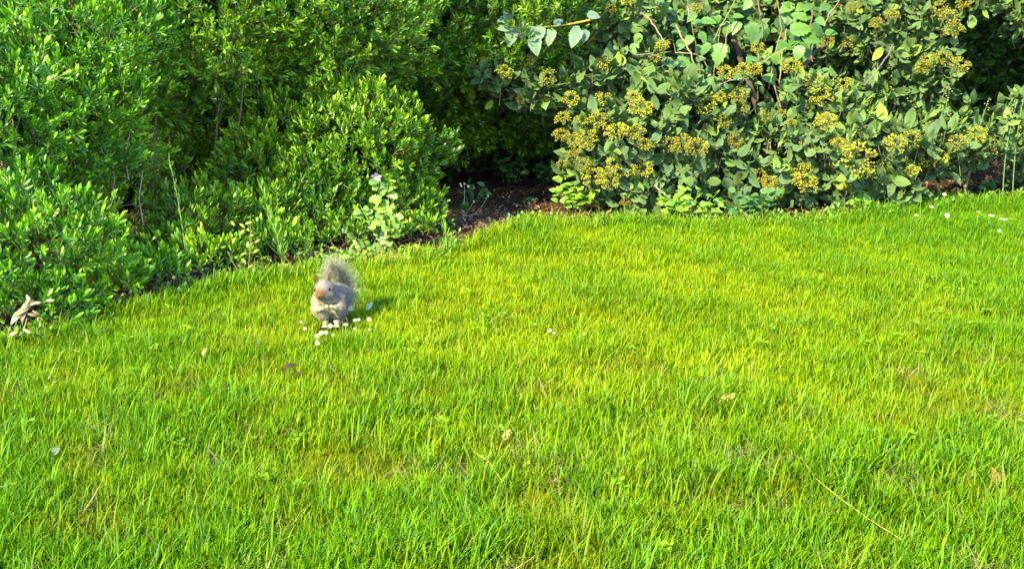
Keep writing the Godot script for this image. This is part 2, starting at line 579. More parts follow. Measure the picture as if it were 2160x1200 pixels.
# ------------------------------------------------------------------ viburnum
func make_heads(cols: Array) -> Array:
	var all := []
	for q in cols.size():
		var s := Shape.new()
		var stalk := Color(0.20, 0.20, 0.05)
		for k in 6:
			var a := TAU * k / 6.0 + rr(-0.3, 0.3)
			var mid := Vector3(cos(a) * 0.016, 0.020, sin(a) * 0.016)
			s.tube([Vector3(0, -0.02, 0), mid], 0.0014, 0.001, 3, stalk, stalk)
			for j in 22:
				var u := ball_dir()
				u.y = absf(u.y)
				var tip := Vector3(mid.x * 1.7, 0.022 + 0.010, mid.z * 1.7) + u * Vector3(0.014, 0.011, 0.014)
				tip.y -= (tip.x * tip.x + tip.z * tip.z) * 9.0
				s.tube([mid, tip], 0.0008, 0.0006, 3, stalk, stalk)
				var rad := rr(0.0016, 0.0029)
				var pal: Array = cols[q]
				s.ball(tip, Vector3(rad, rad * 1.15, rad), pal[rng.randi() % pal.size()], 2, 5)
		all.append(s.mesh())
	return all

func vib_bush(label: String, lumps: Array, density: float, heads: Array, head_meshes: Array, leaf_meshes: Array, plain_leaf: Mesh, canes: int) -> void:
	var base := Vector3.ZERO
	for l in lumps:
		base += l.c / lumps.size()
	base.y = height(base.x, base.z)
	var root := thing("viburnum_bush", label, "bush", base, "viburnum bushes with yellow flower heads")
	var leaves := []   # [distance, transform, colour]
	var twigs := Shape.new()
	var wood := Color(0.15, 0.12, 0.07)
	var tips := []
	for k in lumps.size():
		var l: Dictionary = lumps[k]
		var r: Vector3 = l.r
		var area := 4.0 * PI * pow((pow(r.x * r.y, 1.6) + pow(r.x * r.z, 1.6) + pow(r.y * r.z, 1.6)) / 3.0, 1.0 / 1.6)
		for n in int(area * density * l.w):
			var d := ball_dir()
			var p: Vector3 = l.c + d * r
			var out := (d / r).normalized()
			if out.dot((EYE - p).normalized()) < -0.3:
				continue
			var kk := 1.0 if rng.randf() < 0.45 else (rr(0.6, 0.95) if rng.randf() < 0.65 else rr(1.0, 1.2))
			p = l.c + d * r * kk * rough_k(p, 0.38)
			if p.y < height(p.x, p.z) + 0.02 or deep(p, lumps, k) < 0.7:
				continue
			tips.append([p, out, rng.randi_range(4, 7), kk])
	for h in heads:
		var p := hit(h[0], h[1], lumps, 5.5)
		var toward := (EYE - p).normalized()
		p += toward * 0.02
		var up := (toward * rr(0.4, 0.9) + Vector3.UP * rr(0.5, 0.9) + ball_dir() * 0.25).normalized()
		var sc: float = h[2] * 1.45
		var m: int = h[3]
		part(root, "flower_head", head_meshes[m], M.head, Transform3D(frame_to(up, rr(0, TAU)).scaled_local(Vector3.ONE * sc), p - base))
		tips.append([p - up * 0.035 * sc, up, rng.randi_range(3, 5), 1.0])
	for tp in tips:
		var p: Vector3 = tp[0]
		var tilt: Vector3 = tp[1] * rr(0.5, 1.0) + Vector3.UP * rr(0.1, 0.8) + ball_dir() * 0.4
		var up := tilt.normalized()
		twigs.tube([p - base - up * 0.10 - Vector3(0, 0.03, 0), p - base - up * 0.05, p - base], 0.0025, 0.0014, 4, wood, Color(0.16, 0.18, 0.06))
		var f := frame_to(up, rr(0, TAU))
		for j in tp[2]:
			var t := float(j) / float(tp[2])
			var b: Basis = f * Basis(Vector3.UP, PI * j + (PI / 2 if (j / 2) % 2 else 0.0) + rr(-0.35, 0.35)) * Basis(Vector3.RIGHT, lerpf(1.8, 0.8, t) + rr(-0.35, 0.45)) * Basis(Vector3.UP, rr(-0.4, 0.4))
			var ln := rr(0.050, 0.088) if rng.randf() < 0.65 else rr(0.085, 0.12)
			var g := rr(0.0, 1.0)
			var col := Color(0.85, 0.85, 0.9).lerp(Color(1.35, 1.3, 1.05), g)
			if rng.randf() < 0.05:
				col = Color(2.4, 2.2, 0.8)
			leaves.append([p.distance_to(EYE) + (1.0 - tp[3]) * 2.0, Transform3D(b.scaled_local(Vector3(ln, ln, ln)), p - base - up * 0.045 * (1.0 - t)), col])
	leaves.sort_custom(sort_near)
	var cp := Copies.new()
	for k in leaves.size():
		if k < 300:
			part(root, "leaf", leaf_meshes[rng.randi() % leaf_meshes.size()], M.vib, leaves[k][1])
		else:
			cp.add(leaves[k][1], leaves[k][2])
	many(root, "foliage", plain_leaf, M.vib, cp)
	part(root, "twigs", twigs.mesh(), M.bark).set_meta("kind", "stuff")
	for n in canes:
		var l: Dictionary = lumps[n % 5]
		var to: Vector3 = l.c - base + ball_dir() * l.r * 0.7
		var from := Vector3(lerpf(0.0, to.x, 0.6) + rr(-0.1, 0.1), -0.02, lerpf(0.0, to.z, 0.5))
		var pts := []
		for q in 6:
			var t := q / 5.0
			pts.append(from.lerp(to, t) + Vector3(0, 0.08, 0) * sin(t * PI) + ball_dir() * 0.012)
		var s := Shape.new()
		s.tube(pts, rr(0.006, 0.011), 0.003, 6, wood, shade(wood, 1.4))
		part(root, "stem", s.mesh(), M.bark)

func build_viburnum() -> void:
	var prof := [0.12, 0.50, 0.80, 0.97, 1.0, 0.94, 0.82, 0.62, 0.34, 0.04]
	var cols := [Color(0.052, 0.092, 0.030), Color(0.066, 0.116, 0.036), Color(0.085, 0.142, 0.038), Color(0.06, 0.10, 0.046), Color(0.105, 0.172, 0.030), Color(0.052, 0.094, 0.038)]
	var lm := one_leaves(prof, 0.50, 0.16, 0.9, cols, 1.3, 0.0, 0.10)
	var ps := Shape.new()
	ps.leaf(Transform3D(), 1.0, 0.50, prof, 0.16, 0.9, Color(0.054, 0.096, 0.032), Color(0.064, 0.112, 0.036), 1.3, 0.0, 0.10)
	var pm := ps.mesh()
	var hm := make_heads([
		[Color(0.29, 0.31, 0.010), Color(0.37, 0.39, 0.012), Color(0.19, 0.19, 0.008)],
		[Color(0.25, 0.245, 0.009), Color(0.30, 0.31, 0.010), Color(0.17, 0.15, 0.008)],
		[Color(0.18, 0.195, 0.014), Color(0.23, 0.25, 0.016), Color(0.11, 0.105, 0.012)],
		[Color(0.21, 0.18, 0.014), Color(0.15, 0.115, 0.012), Color(0.25, 0.23, 0.016)]])
	var l1 := [lump(1290, 330, 5.5, Vector3(0.27, 0.26, 0.24)), lump(1420, 270, 5.58, Vector3(0.34, 0.28, 0.28)), lump(1320, 190, 5.7, Vector3(0.30, 0.24, 0.26)), lump(1480, 350, 5.55, Vector3(0.28, 0.18, 0.24)), lump(1300, 70, 5.9, Vector3(0.26, 0.22, 0.22)),
		lump(1045, 150, 5.45, Vector3(0.11, 0.09, 0.10)), lump(1125, 190, 5.5, Vector3(0.14, 0.08, 0.10)), lump(1200, 190, 5.55, Vector3(0.14, 0.13, 0.12)), lump(1370, 410, 5.4, Vector3(0.16, 0.10, 0.14))]
	vib_bush("left viburnum bush beside the bare soil, one low arm reaching left, many yellow heads", l1, 165.0, [
		[1012, 128, 1.0, 0], [1062, 160, 0.9, 0], [1042, 190, 0.7, 1], [1160, 168, 0.9, 2], [1120, 128, 0.6, 2], [1098, 212, 0.5, 3], [1150, 218, 0.5, 3],
		[1240, 90, 0.7, 1], [1272, 140, 0.9, 1], [1250, 110, 0.5, 1], [1400, 105, 0.8, 1], [1385, 125, 0.6, 1], [1204, 215, 0.9, 0], [1240, 230, 0.9, 1], [1272, 218, 1.0, 1],
		[1336, 212, 0.8, 0], [1350, 240, 1.25, 0], [1190, 257, 0.9, 1], [1225, 262, 0.8, 1], [1258, 262, 1.1, 1], [1184, 293, 0.9, 1], [1210, 300, 0.8, 1], [1238, 300, 1.1, 1],
		[1304, 290, 1.2, 0], [1342, 288, 1.0, 0], [1362, 312, 0.8, 1], [1410, 312, 1.0, 2], [1440, 310, 1.1, 3], [1470, 318, 1.1, 3], [1213, 335, 0.9, 2], [1228, 356, 0.9, 2], [1186, 352, 0.6, 2],
		[1296, 350, 0.8, 0], [1330, 365, 0.8, 0], [1362, 366, 1.0, 0], [1256, 384, 1.2, 0], [1286, 388, 1.1, 0], [1268, 428, 1.0, 1], [1320, 432, 0.6, 3], [1330, 8, 1.0, 0], [1288, 25, 0.7, 1]],
		hm, lm, pm, 5)
	var l2 := [lump(1800, 330, 5.5, Vector3(0.36, 0.22, 0.28)), lump(1640, 330, 5.6, Vector3(0.30, 0.22, 0.26)), lump(1940, 300, 5.75, Vector3(0.32, 0.18, 0.26)), lump(1730, 235, 5.75, Vector3(0.26, 0.18, 0.22)),
		lump(2060, 300, 5.95, Vector3(0.22, 0.16, 0.2)), lump(2170, 280, 6.1, Vector3(0.22, 0.28, 0.25)), lump(1680, 400, 5.5, Vector3(0.22, 0.10, 0.18)), lump(1530, 300, 5.65, Vector3(0.2, 0.2, 0.22)), lump(1880, 390, 5.5, Vector3(0.2, 0.10, 0.18)), lump(2170, 370, 6.1, Vector3(0.12, 0.12, 0.15))]
	vib_bush("right viburnum bush along the lawn edge, low and spreading, one very large yellow head", l2, 165.0, [
		[1495, 230, 1.2, 0], [1516, 208, 0.7, 0], [1560, 210, 1.0, 2], [1562, 235, 1.0, 2], [1528, 160, 0.9, 1], [1568, 155, 0.9, 1], [1595, 152, 0.7, 1], [1672, 147, 1.0, 1],
		[1715, 180, 1.0, 1], [1732, 210, 1.2, 0], [1780, 185, 0.9, 1], [1615, 250, 0.7, 2], [1650, 245, 0.6, 1], [1742, 268, 1.2, 0], [1768, 310, 0.8, 1], [1700, 315, 0.8, 1], [1670, 265, 0.6, 2],
		[1808, 345, 1.7, 0], [1600, 380, 1.0, 3], [1625, 392, 0.8, 1], [1627, 412, 1.0, 1], [1694, 396, 1.3, 1], [1670, 370, 0.7, 0], [1700, 358, 0.8, 0], [1795, 400, 0.9, 1], [1815, 375, 0.9, 1],
		[1885, 312, 1.1, 0], [1920, 300, 1.0, 2], [1945, 295, 0.8, 2], [1958, 345, 1.0, 0], [1980, 338, 0.9, 0], [1925, 372, 0.9, 0], [2020, 310, 1.1, 2], [2060, 290, 1.0, 0], [2085, 320, 1.2, 2], [2125, 382, 1.0, 2], [1825, 410, 0.7, 1], [1530, 260, 0.8, 2], [1550, 300, 0.8, 3]],
		hm, lm, pm, 12)
	var fresh := one_leaves([0.15, 0.7, 1.0, 0.8, 0.4, 0.05], 0.26, 0.3, 0.4, [Color(0.16, 0.26, 0.03), Color(0.20, 0.29, 0.05), Color(0.12, 0.23, 0.03)])
	for q in [[1690, 205, -60], [1665, 190, -55], [1745, 195, -15], [1785, 190, 30], [1760, 180, -35], [1810, 215, 40], [1835, 235, 15], [1545, 200, 15], [1460, 270, 20], [1870, 200, -10], [1905, 245, 40], [1790, 290, 10], [1950, 250, 20], [1720, 250, 60], [2085, 265, 5], [2120, 225, 10], [1600, 270, -20], [1850, 275, -15], [1640, 300, 15], [2010, 265, 30]]:
		var root: Node3D = get_node("viburnum_bush_001")
		var p := hit(q[0], q[1] + 14, l2, 5.6) - root.position
		var a := deg_to_rad(q[2])
		var up := Vector3(sin(a), cos(a), rr(0.1, 0.6)).normalized()
		var f := frame_to(up, rr(0, TAU))
		for k in 7:
			var b := f * Basis(Vector3.UP, 2.4 * k) * Basis(Vector3.RIGHT, lerpf(1.0, 0.15, k / 6.0))
			var ln := lerpf(0.06, 0.045, k / 6.0) * rr(0.8, 1.2)
			part(root, "fresh_leaf", fresh[k % 3], M.soft, Transform3D(b.scaled_local(Vector3.ONE * ln), p + up * 0.012 * k))
	var l3 := [lump(1900, 70, 6.1, Vector3(0.28, 0.22, 0.25)), lump(1950, 160, 6.05, Vector3(0.18, 0.15, 0.18)), lump(1790, 40, 6.25, Vector3(0.36, 0.26, 0.28)), lump(1560, 30, 6.5, Vector3(0.42, 0.22, 0.28)), lump(1420, 70, 6.3, Vector3(0.3, 0.24, 0.28)), lump(2050, -10, 6.0, Vector3(0.18, 0.11, 0.15)), lump(2165, 10, 6.1, Vector3(0.12, 0.16, 0.15)), lump(1850, 190, 6.1, Vector3(0.2, 0.1, 0.18))]
	vib_bush("tall viburnum bush at the back, shaded, with dull olive heads and pale bare branches", l3, 180.0, [
		[1985, 25, 1.0, 2], [2005, 45, 1.0, 2], [2015, 75, 1.0, 2], [1915, 115, 0.9, 2], [1790, 95, 0.8, 2], [1880, 40, 0.9, 2], [1950, 150, 1.0, 2], [1990, 130, 1.0, 2], [2022, 148, 1.1, 2], [1960, 130, 0.9, 2], [1850, 55, 0.8, 3], [1745, 92, 0.8, 3], [2040, 8, 1.0, 3], [1800, 20, 0.7, 3], [1470, 25, 0.8, 2], [1600, 105, 0.7, 1], [2130, 240, 0.1, 2]],
		hm, lm, pm, 10)

# ------------------------------------------------------------------ the shrub with canes and big toothed leaves
func toothed(n: int) -> Array:
	var p := []
	for k in n:
		var t := float(k) / float(n - 1)
		p.append(maxf(0.04, pow(sin(PI * pow(t, 0.62)), 0.8)) if k < n - 1 else 0.02)
	return p

func build_tall_shrub() -> void:
	var base := at(1560, 420, 6.0)
	base.y = height(base.x, base.z)
	var root := thing("caned_shrub", "tall shrub of thin tan canes with large toothed pale green leaves among viburnum", "shrub", base)
	var canes := [
		[[[1350, 26], [1372, 42], [1390, 68], [1404, 94]], 5.75, Color(0.30, 0.25, 0.15), 0.006], [[[1425, 52], [1440, 80], [1458, 112], [1470, 160]], 5.8, Color(0.42, 0.30, 0.12), 0.0055],
		[[[1425, 110], [1460, 112], [1490, 124]], 5.9, Color(0.30, 0.25, 0.15), 0.005], [[[1552, 0], [1530, 40], [1505, 86]], 5.75, Color(0.20, 0.24, 0.06), 0.004],
		[[[1450, 12], [1456, 36]], 5.7, Color(0.30, 0.25, 0.15), 0.006], [[[1470, 240], [1478, 160], [1468, 90], [1450, 0]], 6.1, Color(0.16, 0.15, 0.07), 0.004],
		[[[1508, 240], [1507, 150], [1520, 60]], 6.0, Color(0.24, 0.20, 0.10), 0.004], [[[1525, 140], [1536, 60]], 5.95, Color(0.30, 0.20, 0.12), 0.004],
		[[[1622, 190], [1632, 130], [1650, 60], [1640, 0]], 6.0, Color(0.26, 0.18, 0.10), 0.005], [[[1645, 185], [1648, 130], [1660, 60]], 6.0, Color(0.30, 0.21, 0.12), 0.005],
		[[[1590, 145], [1625, 120], [1660, 100]], 5.7, Color(0.28, 0.32, 0.07), 0.004], [[[1740, 55], [1750, 30], [1772, 0]], 5.9, Color(0.32, 0.22, 0.12), 0.004],
		[[[1885, 96], [1868, 125], [1845, 158], [1824, 180]], 5.7, Color(0.16, 0.15, 0.13), 0.0055], [[[1836, 92], [1862, 94], [1886, 95]], 5.75, Color(0.10, 0.095, 0.08), 0.005],
		[[[1505, 200], [1520, 178], [1545, 168], [1580, 166]], 5.7, Color(0.36, 0.34, 0.28), 0.004], [[[1380, 390], [1395, 402], [1412, 418]], 5.35, Color(0.45, 0.38, 0.24), 0.004],
		[[[1600, 0], [1610, 60], [1600, 130]], 6.1, Color(0.22, 0.17, 0.1), 0.005], [[[1715, 20], [1705, 90], [1715, 130]], 6.1, Color(0.2, 0.15, 0.1), 0.005], [[[1335, 115], [1372, 113], [1395, 122]], 5.7, Color(0.3, 0.26, 0.2), 0.003]]
	for cn in canes:
		var pts := []
		for q in cn[0]:
			pts.append(at(q[0], q[1], cn[1] - 0.22) - base)
		var knots := []
		for q in pts.size() - 1:
			for k in 4:
				knots.append(pts[q].lerp(pts[q + 1], k / 4.0) + ball_dir() * 0.0035)
		knots.append(pts[-1])
		var s := Shape.new()
		s.tube(knots, cn[3], cn[3] * 0.5, 6, shade(cn[2], 0.6), shade(cn[2], 0.85))
		for k in 3:
			var o: Vector3 = knots[rng.randi() % knots.size()]
			var dir := (ball_dir() + Vector3(0, 0.7, 0.3)).normalized()
			s.tube([o, o + dir * 0.03, o + dir * 0.06 + ball_dir() * 0.015], 0.0018, 0.0008, 4, shade(cn[2], 0.6), shade(cn[2], 0.7))
		part(root, "cane", s.mesh(), M.bark)
	for tr in [[[[1440, 0], [1478, 8], [1510, 30], [1545, 78], [1580, 170], [1620, 300]], 6.25, 0.022], [[[1800, 60], [1720, 110], [1660, 190], [1640, 300]], 6.15, 0.018]]:
		var pts := []
		for q in tr[0]:
			pts.append(at(q[0], q[1], tr[1]) - base)
		var s := Shape.new()
		s.tube(pts, tr[2] * 0.6, tr[2], 8, Color(0.075, 0.055, 0.04), Color(0.065, 0.05, 0.035))
		part(root, "old_stem", s.mesh(), M.bark)
	var prof := toothed(12)
	var lm := one_leaves(prof, 0.72, 0.12, 0.5, [Color(0.055, 0.13, 0.024), Color(0.065, 0.15, 0.026), Color(0.045, 0.105, 0.025), Color(0.08, 0.17, 0.026)], 1.3, 0.10)
	# px, py of the leaf's base, length in pixels, angle it points to (degrees clockwise from up)
	for l in [[1690, 78, 60, 95], [1668, 68, 66, 70], [1712, 52, 56, 120], [1640, 92, 50, 100], [1690, 95, 44, 200], [1600, 55, 50, 200], [1582, 48, 52, 160], [1560, 45, 40, 210], [1635, 110, 34, 170],
		[1520, 90, 60, 190], [1500, 92, 40, 230], [1410, 120, 50, 190], [1425, 128, 44, 100], [1400, 150, 46, 120], [1480, 160, 52, 220], [1505, 160, 60, 180], [1440, 165, 50, 80], [1470, 195, 60, 240],
		[1500, 190, 66, 200], [1430, 200, 70, 215], [1350, 70, 34, 200], [1340, 90, 34, 190], [1575, 130, 40, 70], [1525, 30, 34, 100], [1470, 345, 44, 20], [1455, 370, 46, 335], [1530, 345, 40, 80]]:
		var depth := 5.35 if l[1] > 300 else 5.6
		var p := at(l[0], l[1], depth)
		var a := deg_to_rad(l[3])
		var up := Basis(Vector3.RIGHT, PITCH) * Vector3(sin(a), cos(a), rr(-0.2, 0.3))
		var face := (Basis(Vector3.RIGHT, PITCH) * Vector3(rr(-0.4, 0.2), rr(0.1, 0.8), 1.0))
		var y := up.normalized()
		var x := y.cross(face).normalized()
		var ln: float = l[2] / F * depth * 0.82
		part(root, "leaf", lm[rng.randi() % 4], M.soft, Transform3D(Basis(x * ln, y * ln, x.cross(y) * ln), p - base))
	for k in 150:
		var p := at(rr(1320, 1760), rr(-20, 200), rr(5.75, 6.1))
		var y := (Vector3(rr(-1, 1), rr(-1.2, 0.3), rr(0, 0.8))).normalized()
		var x := y.cross(Vector3(rr(-0.5, 0.5), 0.8, 0.8)).normalized()
		var ln := rr(0.05, 0.10)
		part(root, "leaf", lm[rng.randi() % 4], M.soft, Transform3D(Basis(x * ln, y * ln, x.cross(y) * ln), p - base))
	# the branch with pale drooping leaves in front of the hedge
	base = at(1245, 45, 5.35)
	var br := thing("leafy_branch", "orange-stemmed branch with pale drooping grey-green leaves in front of the dark hedge", "branch", base)
	var s2 := Shape.new()
	var pts2 := []
	for q in [[1260, 38], [1232, 45], [1195, 52], [1160, 56], [1120, 58], [1090, 58], [1075, 46], [1068, 36]]:
		pts2.append(at(q[0], q[1], 5.35) - base)
	s2.tube(pts2, 0.0055, 0.002, 6, Color(0.55, 0.30, 0.04), Color(0.30, 0.30, 0.06))
	part(br, "stem", s2.mesh(), M.bark)
	var pale := one_leaves(toothed(10), 0.66, 0.2, 0.35, [Color(0.085, 0.135, 0.085), Color(0.07, 0.12, 0.085), Color(0.10, 0.15, 0.085)], 1.3, 0.05)
	for l in [[1084, 56, 44, 195], [1076, 46, 26, 330], [1078, 58, 30, 265], [1094, 50, 34, 120], [1116, 54, 40, 160], [1126, 74, 46, 172], [1140, 54, 36, 185], [1165, 60, 38, 195], [1222, 60, 46, 205], [1168, 52, 24, 60], [1068, 38, 22, 250], [1236, 62, 30, 190], [1238, 30, 30, 100], [1210, 55, 30, 150], [1098, 58, 30, 165]]:
		var p := at(l[0], l[1], 5.33)
		var a := deg_to_rad(l[3])
		var y := (Basis(Vector3.RIGHT, PITCH) * Vector3(sin(a), cos(a), rr(0.0, 0.25))).normalized()
		var x := y.cross(Basis(Vector3.RIGHT, PITCH) * Vector3(rr(-0.3, 0.2), rr(0.1, 0.5), 1.0)).normalized()
		var ln: float = l[2] / F * 5.33
		part(br, "leaf", pale[rng.randi() % 3], M.vib, Transform3D(Basis(x * ln, y * ln, x.cross(y) * ln), p - base))

# ------------------------------------------------------------------ weeds at the lawn's edge
func weed(called: String, label: String, category: String, px: float, py: float, group := "") -> Node3D:
	return thing(called, label, category, ground(px, py), group)

func stalk(root: Node3D, tip: Vector3, r: float, col: Color, bend := Vector3.ZERO) -> Array:
	var pts := []
	for q in 7:
		var t := q / 6.0
		pts.append(tip * t + bend * sin(t * PI))
	var s := Shape.new()
	s.tube(pts, r, r * 0.5, 5, col, shade(col, 1.1))
	part(root, "stem", s.mesh(), M.soft)
	return pts

func along(pts: Array, t: float) -> Vector3:
	var f := clampf(t, 0, 0.999) * (pts.size() - 1)
	return pts[int(f)].lerp(pts[int(f) + 1], f - int(f))

func narrow_weed(label: String, px: float, py: float, tip: Vector3, n: int, ln: float, lm: Array, stemcol: Color) -> void:
	var root := weed("narrow_leaved_weed", label, "weed", px, py, "narrow-leaved weeds by the hedge foot")
	var pts := stalk(root, tip, 0.0028, stemcol, Vector3(0.012, 0, 0))
	for k in n:
		var t := lerpf(0.15, 1.0, float(k) / n)
		var l := ln * lerpf(1.0, 0.55, t) * rr(0.8, 1.15)
		var b := Basis(Vector3.UP, 2.4 * k) * Basis(Vector3.RIGHT, lerpf(1.1, 0.5, t) + rr(-0.15, 0.15))
		part(root, "leaf", lm[k % lm.size()], M.soft, Transform3D(b.scaled_local(Vector3.ONE * l), along(pts, t)))

func leafy_weed(called: String, label: String, px: float, py: float, spread: Vector3, n: int, ln: Vector2, lm: Array, mat: Material, stemcol: Color, group := "") -> Node3D:
	var root := weed(called, label, "weed", px, py, group)
	for k in n:
		var tip := Vector3(rr(-1, 1) * spread.x, rr(0.3, 1.0) * spread.y, rr(-1, 1) * spread.z)
		var from := Vector3(tip.x * rr(0.1, 0.6), 0, tip.z * rr(0.1, 0.6))
		var s := Shape.new()
		s.tube([from, from.lerp(tip, 0.5) + Vector3(0, 0.01, 0), tip], 0.0016, 0.001, 4, stemcol, stemcol)
		part(root, "stem", s.mesh(), M.soft)
		for j in 3:
			var up := Vector3(rr(-1, 1), rr(-0.1, 0.5), rr(-0.4, 1)).normalized()
			var face := Vector3(rr(-0.4, 0.4), 0.9, rr(0.1, 0.8))
			var x := up.cross(face).normalized()
			var l := rr(ln.x, ln.y)
			part(root, "leaf", lm[rng.randi() % lm.size()], mat, Transform3D(Basis(x * l, up * l, x.cross(up) * l), tip.lerp(from, 0.22 * j)))
	return root

func build_weeds() -> void:
	var narrow := one_leaves([0.25, 0.8, 1.0, 0.7, 0.05], 0.15, 0.25, 1.1, [Color(0.13, 0.27, 0.02), Color(0.10, 0.22, 0.02), Color(0.16, 0.30, 0.025)])
	narrow_weed("tallest narrow-leaved weed, feathery, left of the squirrel before the hedge", 598, 572, Vector3(-0.085, 0.37, -0.03), 46, 0.085, narrow, Color(0.20, 0.30, 0.05))
	narrow_weed("short narrow-leaved weed at the corner of the bare soil", 938, 545, Vector3(-0.005, 0.15, 0.0), 22, 0.07, narrow, Color(0.20, 0.30, 0.05))
	narrow_weed("small narrow-leaved weed to the right of the tallest one, close to the rounded bush", 640, 560, Vector3(0.02, 0.13, 0.0), 16, 0.06, narrow, Color(0.18, 0.28, 0.05))
	narrow_weed("slender pale-tipped weed rising beside the dark hollow of the hedge", 395, 590, Vector3(-0.075, 0.48, -0.12), 30, 0.05, narrow, Color(0.14, 0.22, 0.06))
	var lobed := one_leaves([0.5, 1.0, 0.72, 1.0, 0.66, 0.9, 0.5, 0.55, 0.1], 0.95, 0.22, 0.5, [Color(0.13, 0.24, 0.03), Color(0.10, 0.20, 0.025), Color(0.19, 0.30, 0.07), Color(0.15, 0.25, 0.02)], 1.15)
	# mallow
	var m := weed("mallow_plant", "pale green lobed-leaf mallow with one pink flower before the rounded bush", "weed", 810, 530)
	for st in [[Vector3(-0.02, 0.335, 0.0), 26], [Vector3(0.025, 0.30, 0.01), 22], [Vector3(-0.10, 0.22, 0.02), 12], [Vector3(-0.17, 0.10, 0.05), 8], [Vector3(0.05, 0.2, 0.02), 12]]:
		var pts := stalk(m, st[0], 0.0032, Color(0.20, 0.30, 0.07), Vector3(rr(-0.015, 0.015), 0, 0.01))
		for k in st[1]:
			var t := lerpf(0.25, 1.0, float(k) / st[1])
			var up := Vector3(rr(-1, 1), rr(-0.5, 0.5), rr(-0.2, 1)).normalized()
			var x := up.cross(Vector3(rr(-0.3, 0.3), 0.6, 0.8)).normalized()
			var l := rr(0.018, 0.052)
			part(m, "leaf", lobed[rng.randi() % 4], M.soft, Transform3D(Basis(x * l, up * l, x.cross(up) * l), along(pts, t) + up * 0.012))
	var fl := Shape.new()
	for k in 5:
		var b := Basis(Vector3(1, 0, 0.0), 0.5) * Basis(Vector3(0, 0, 1), TAU * k / 5.0)
		fl.leaf(Transform3D(b, Vector3.ZERO), 0.024, 0.014, [0.3, 0.6, 0.9, 1.0, 0.7], 0.2, -0.5, Color(0.6, 0.30, 0.5), Color(0.75, 0.6, 0.72))
	part(m, "pink_flower", fl.mesh(), M.petal, Transform3D(Basis(), Vector3(-0.022, 0.345, 0.012)))
	part(m, "pink_flower", fl.mesh(), M.petal, Transform3D(Basis(), Vector3(-0.075, 0.02, 0.16)))
	# green ground plants at the foot of the viburnum
	var soft := one_leaves(toothed(8), 0.8, 0.15, 0.5, [Color(0.14, 0.28, 0.02), Color(0.11, 0.24, 0.02), Color(0.17, 0.31, 0.025)], 1.1, 0.06)
	var dark := one_leaves(toothed(8), 0.75, 0.15, 0.5, [Color(0.05, 0.13, 0.025), Color(0.07, 0.16, 0.03), Color(0.06, 0.15, 0.04)], 1.15, 0.04)
	var g := "leafy weeds at the foot of the viburnum"
	leafy_weed("leafy_weed", "lime green leafy weed below the left viburnum's lowest head, next to the soil", 1215, 440, Vector3(0.12, 0.14, 0.08), 26, Vector2(0.035, 0.06), soft, M.soft, Color(0.18, 0.3, 0.05), g)
	leafy_weed("leafy_weed", "widest lime green leafy weed in the gap between the two viburnums", 1450, 462, Vector3(0.17, 0.16, 0.09), 40, Vector2(0.03, 0.055), soft, M.soft, Color(0.18, 0.3, 0.05), g)
	leafy_weed("leafy_weed", "darker leafy weed right of the lime green one, under the right viburnum", 1580, 458, Vector3(0.15, 0.14, 0.08), 28, Vector2(0.03, 0.06), dark, M.soft, Color(0.12, 0.22, 0.05), g)
	leafy_weed("leafy_weed", "small lime green weed in the grass under the large yellow head", 1815, 448, Vector3(0.05, 0.09, 0.04), 7, Vector2(0.03, 0.05), soft, M.soft, Color(0.18, 0.3, 0.05), g)
	leafy_weed("leafy_weed", "bright green weed with big toothed leaves on top of the right viburnum's back", 1985, 330, Vector3(0.16, 0.40, 0.1), 16, Vector2(0.05, 0.09), soft, M.soft, Color(0.14, 0.28, 0.05), g)
	leafy_weed("leafy_weed", "dark green grassy weed beside the daisies at the right edge", 2080, 410, Vector3(0.12, 0.10, 0.08), 14, Vector2(0.03, 0.05), dark, M.soft, Color(0.1, 0.22, 0.05), g)
	var s := "seedlings on the shaded bare soil"
	leafy_weed("seedling", "shaded oval-leaved seedling on the soil against the dark hedge foot", 1000, 425, Vector3(0.08, 0.14, 0.05), 9, Vector2(0.03, 0.05), dark, M.soft, Color(0.1, 0.2, 0.05), s)
	leafy_weed("seedling", "taller shaded seedling deeper in the gap, left of the viburnum", 1075, 385, Vector3(0.10, 0.2, 0.08), 11, Vector2(0.03, 0.06), dark, M.soft, Color(0.1, 0.2, 0.05), s)
	leafy_weed("seedling", "shaded round-leaved seedling touching the viburnum's left side", 1160, 385, Vector3(0.09, 0.13, 0.06), 9, Vector2(0.03, 0.055), dark, M.soft, Color(0.1, 0.2, 0.05), s)
	leafy_weed("seedling", "flat blue-green seedling lying on the soil near the rounded bush", 905, 478, Vector3(0.08, 0.05, 0.05), 7, Vector2(0.05, 0.08), dark, M.vib, Color(0.1, 0.2, 0.05), s)
	leafy_weed("seedling", "tiny leafy seedling out on the open soil", 1120, 425, Vector3(0.04, 0.03, 0.03), 5, Vector2(0.012, 0.022), dark, M.soft, Color(0.1, 0.2, 0.05), s)
	# white-budded plant
	var w := weed("white_budded_weed", "thin pale weed with white buds and a curved stalk on the soil", "weed", 980, 455)
	var p1 := stalk(w, Vector3(0.0, 0.17, 0), 0.002, Color(0.32, 0.36, 0.2))
	var p2 := stalk(w, Vector3(0.125, 0.105, 0), 0.002, Color(0.36, 0.38, 0.24), Vector3(0.0, -0.035, 0))
	var p3 := stalk(w, Vector3(0.05, 0.075, 0), 0.0017, Color(0.34, 0.38, 0.2))
	var bud := Shape.new()
	bud.ball(Vector3.ZERO, Vector3(0.006, 0.007, 0.006), Color(0.36, 0.38, 0.27), 3, 6)
	var bm := bud.mesh()
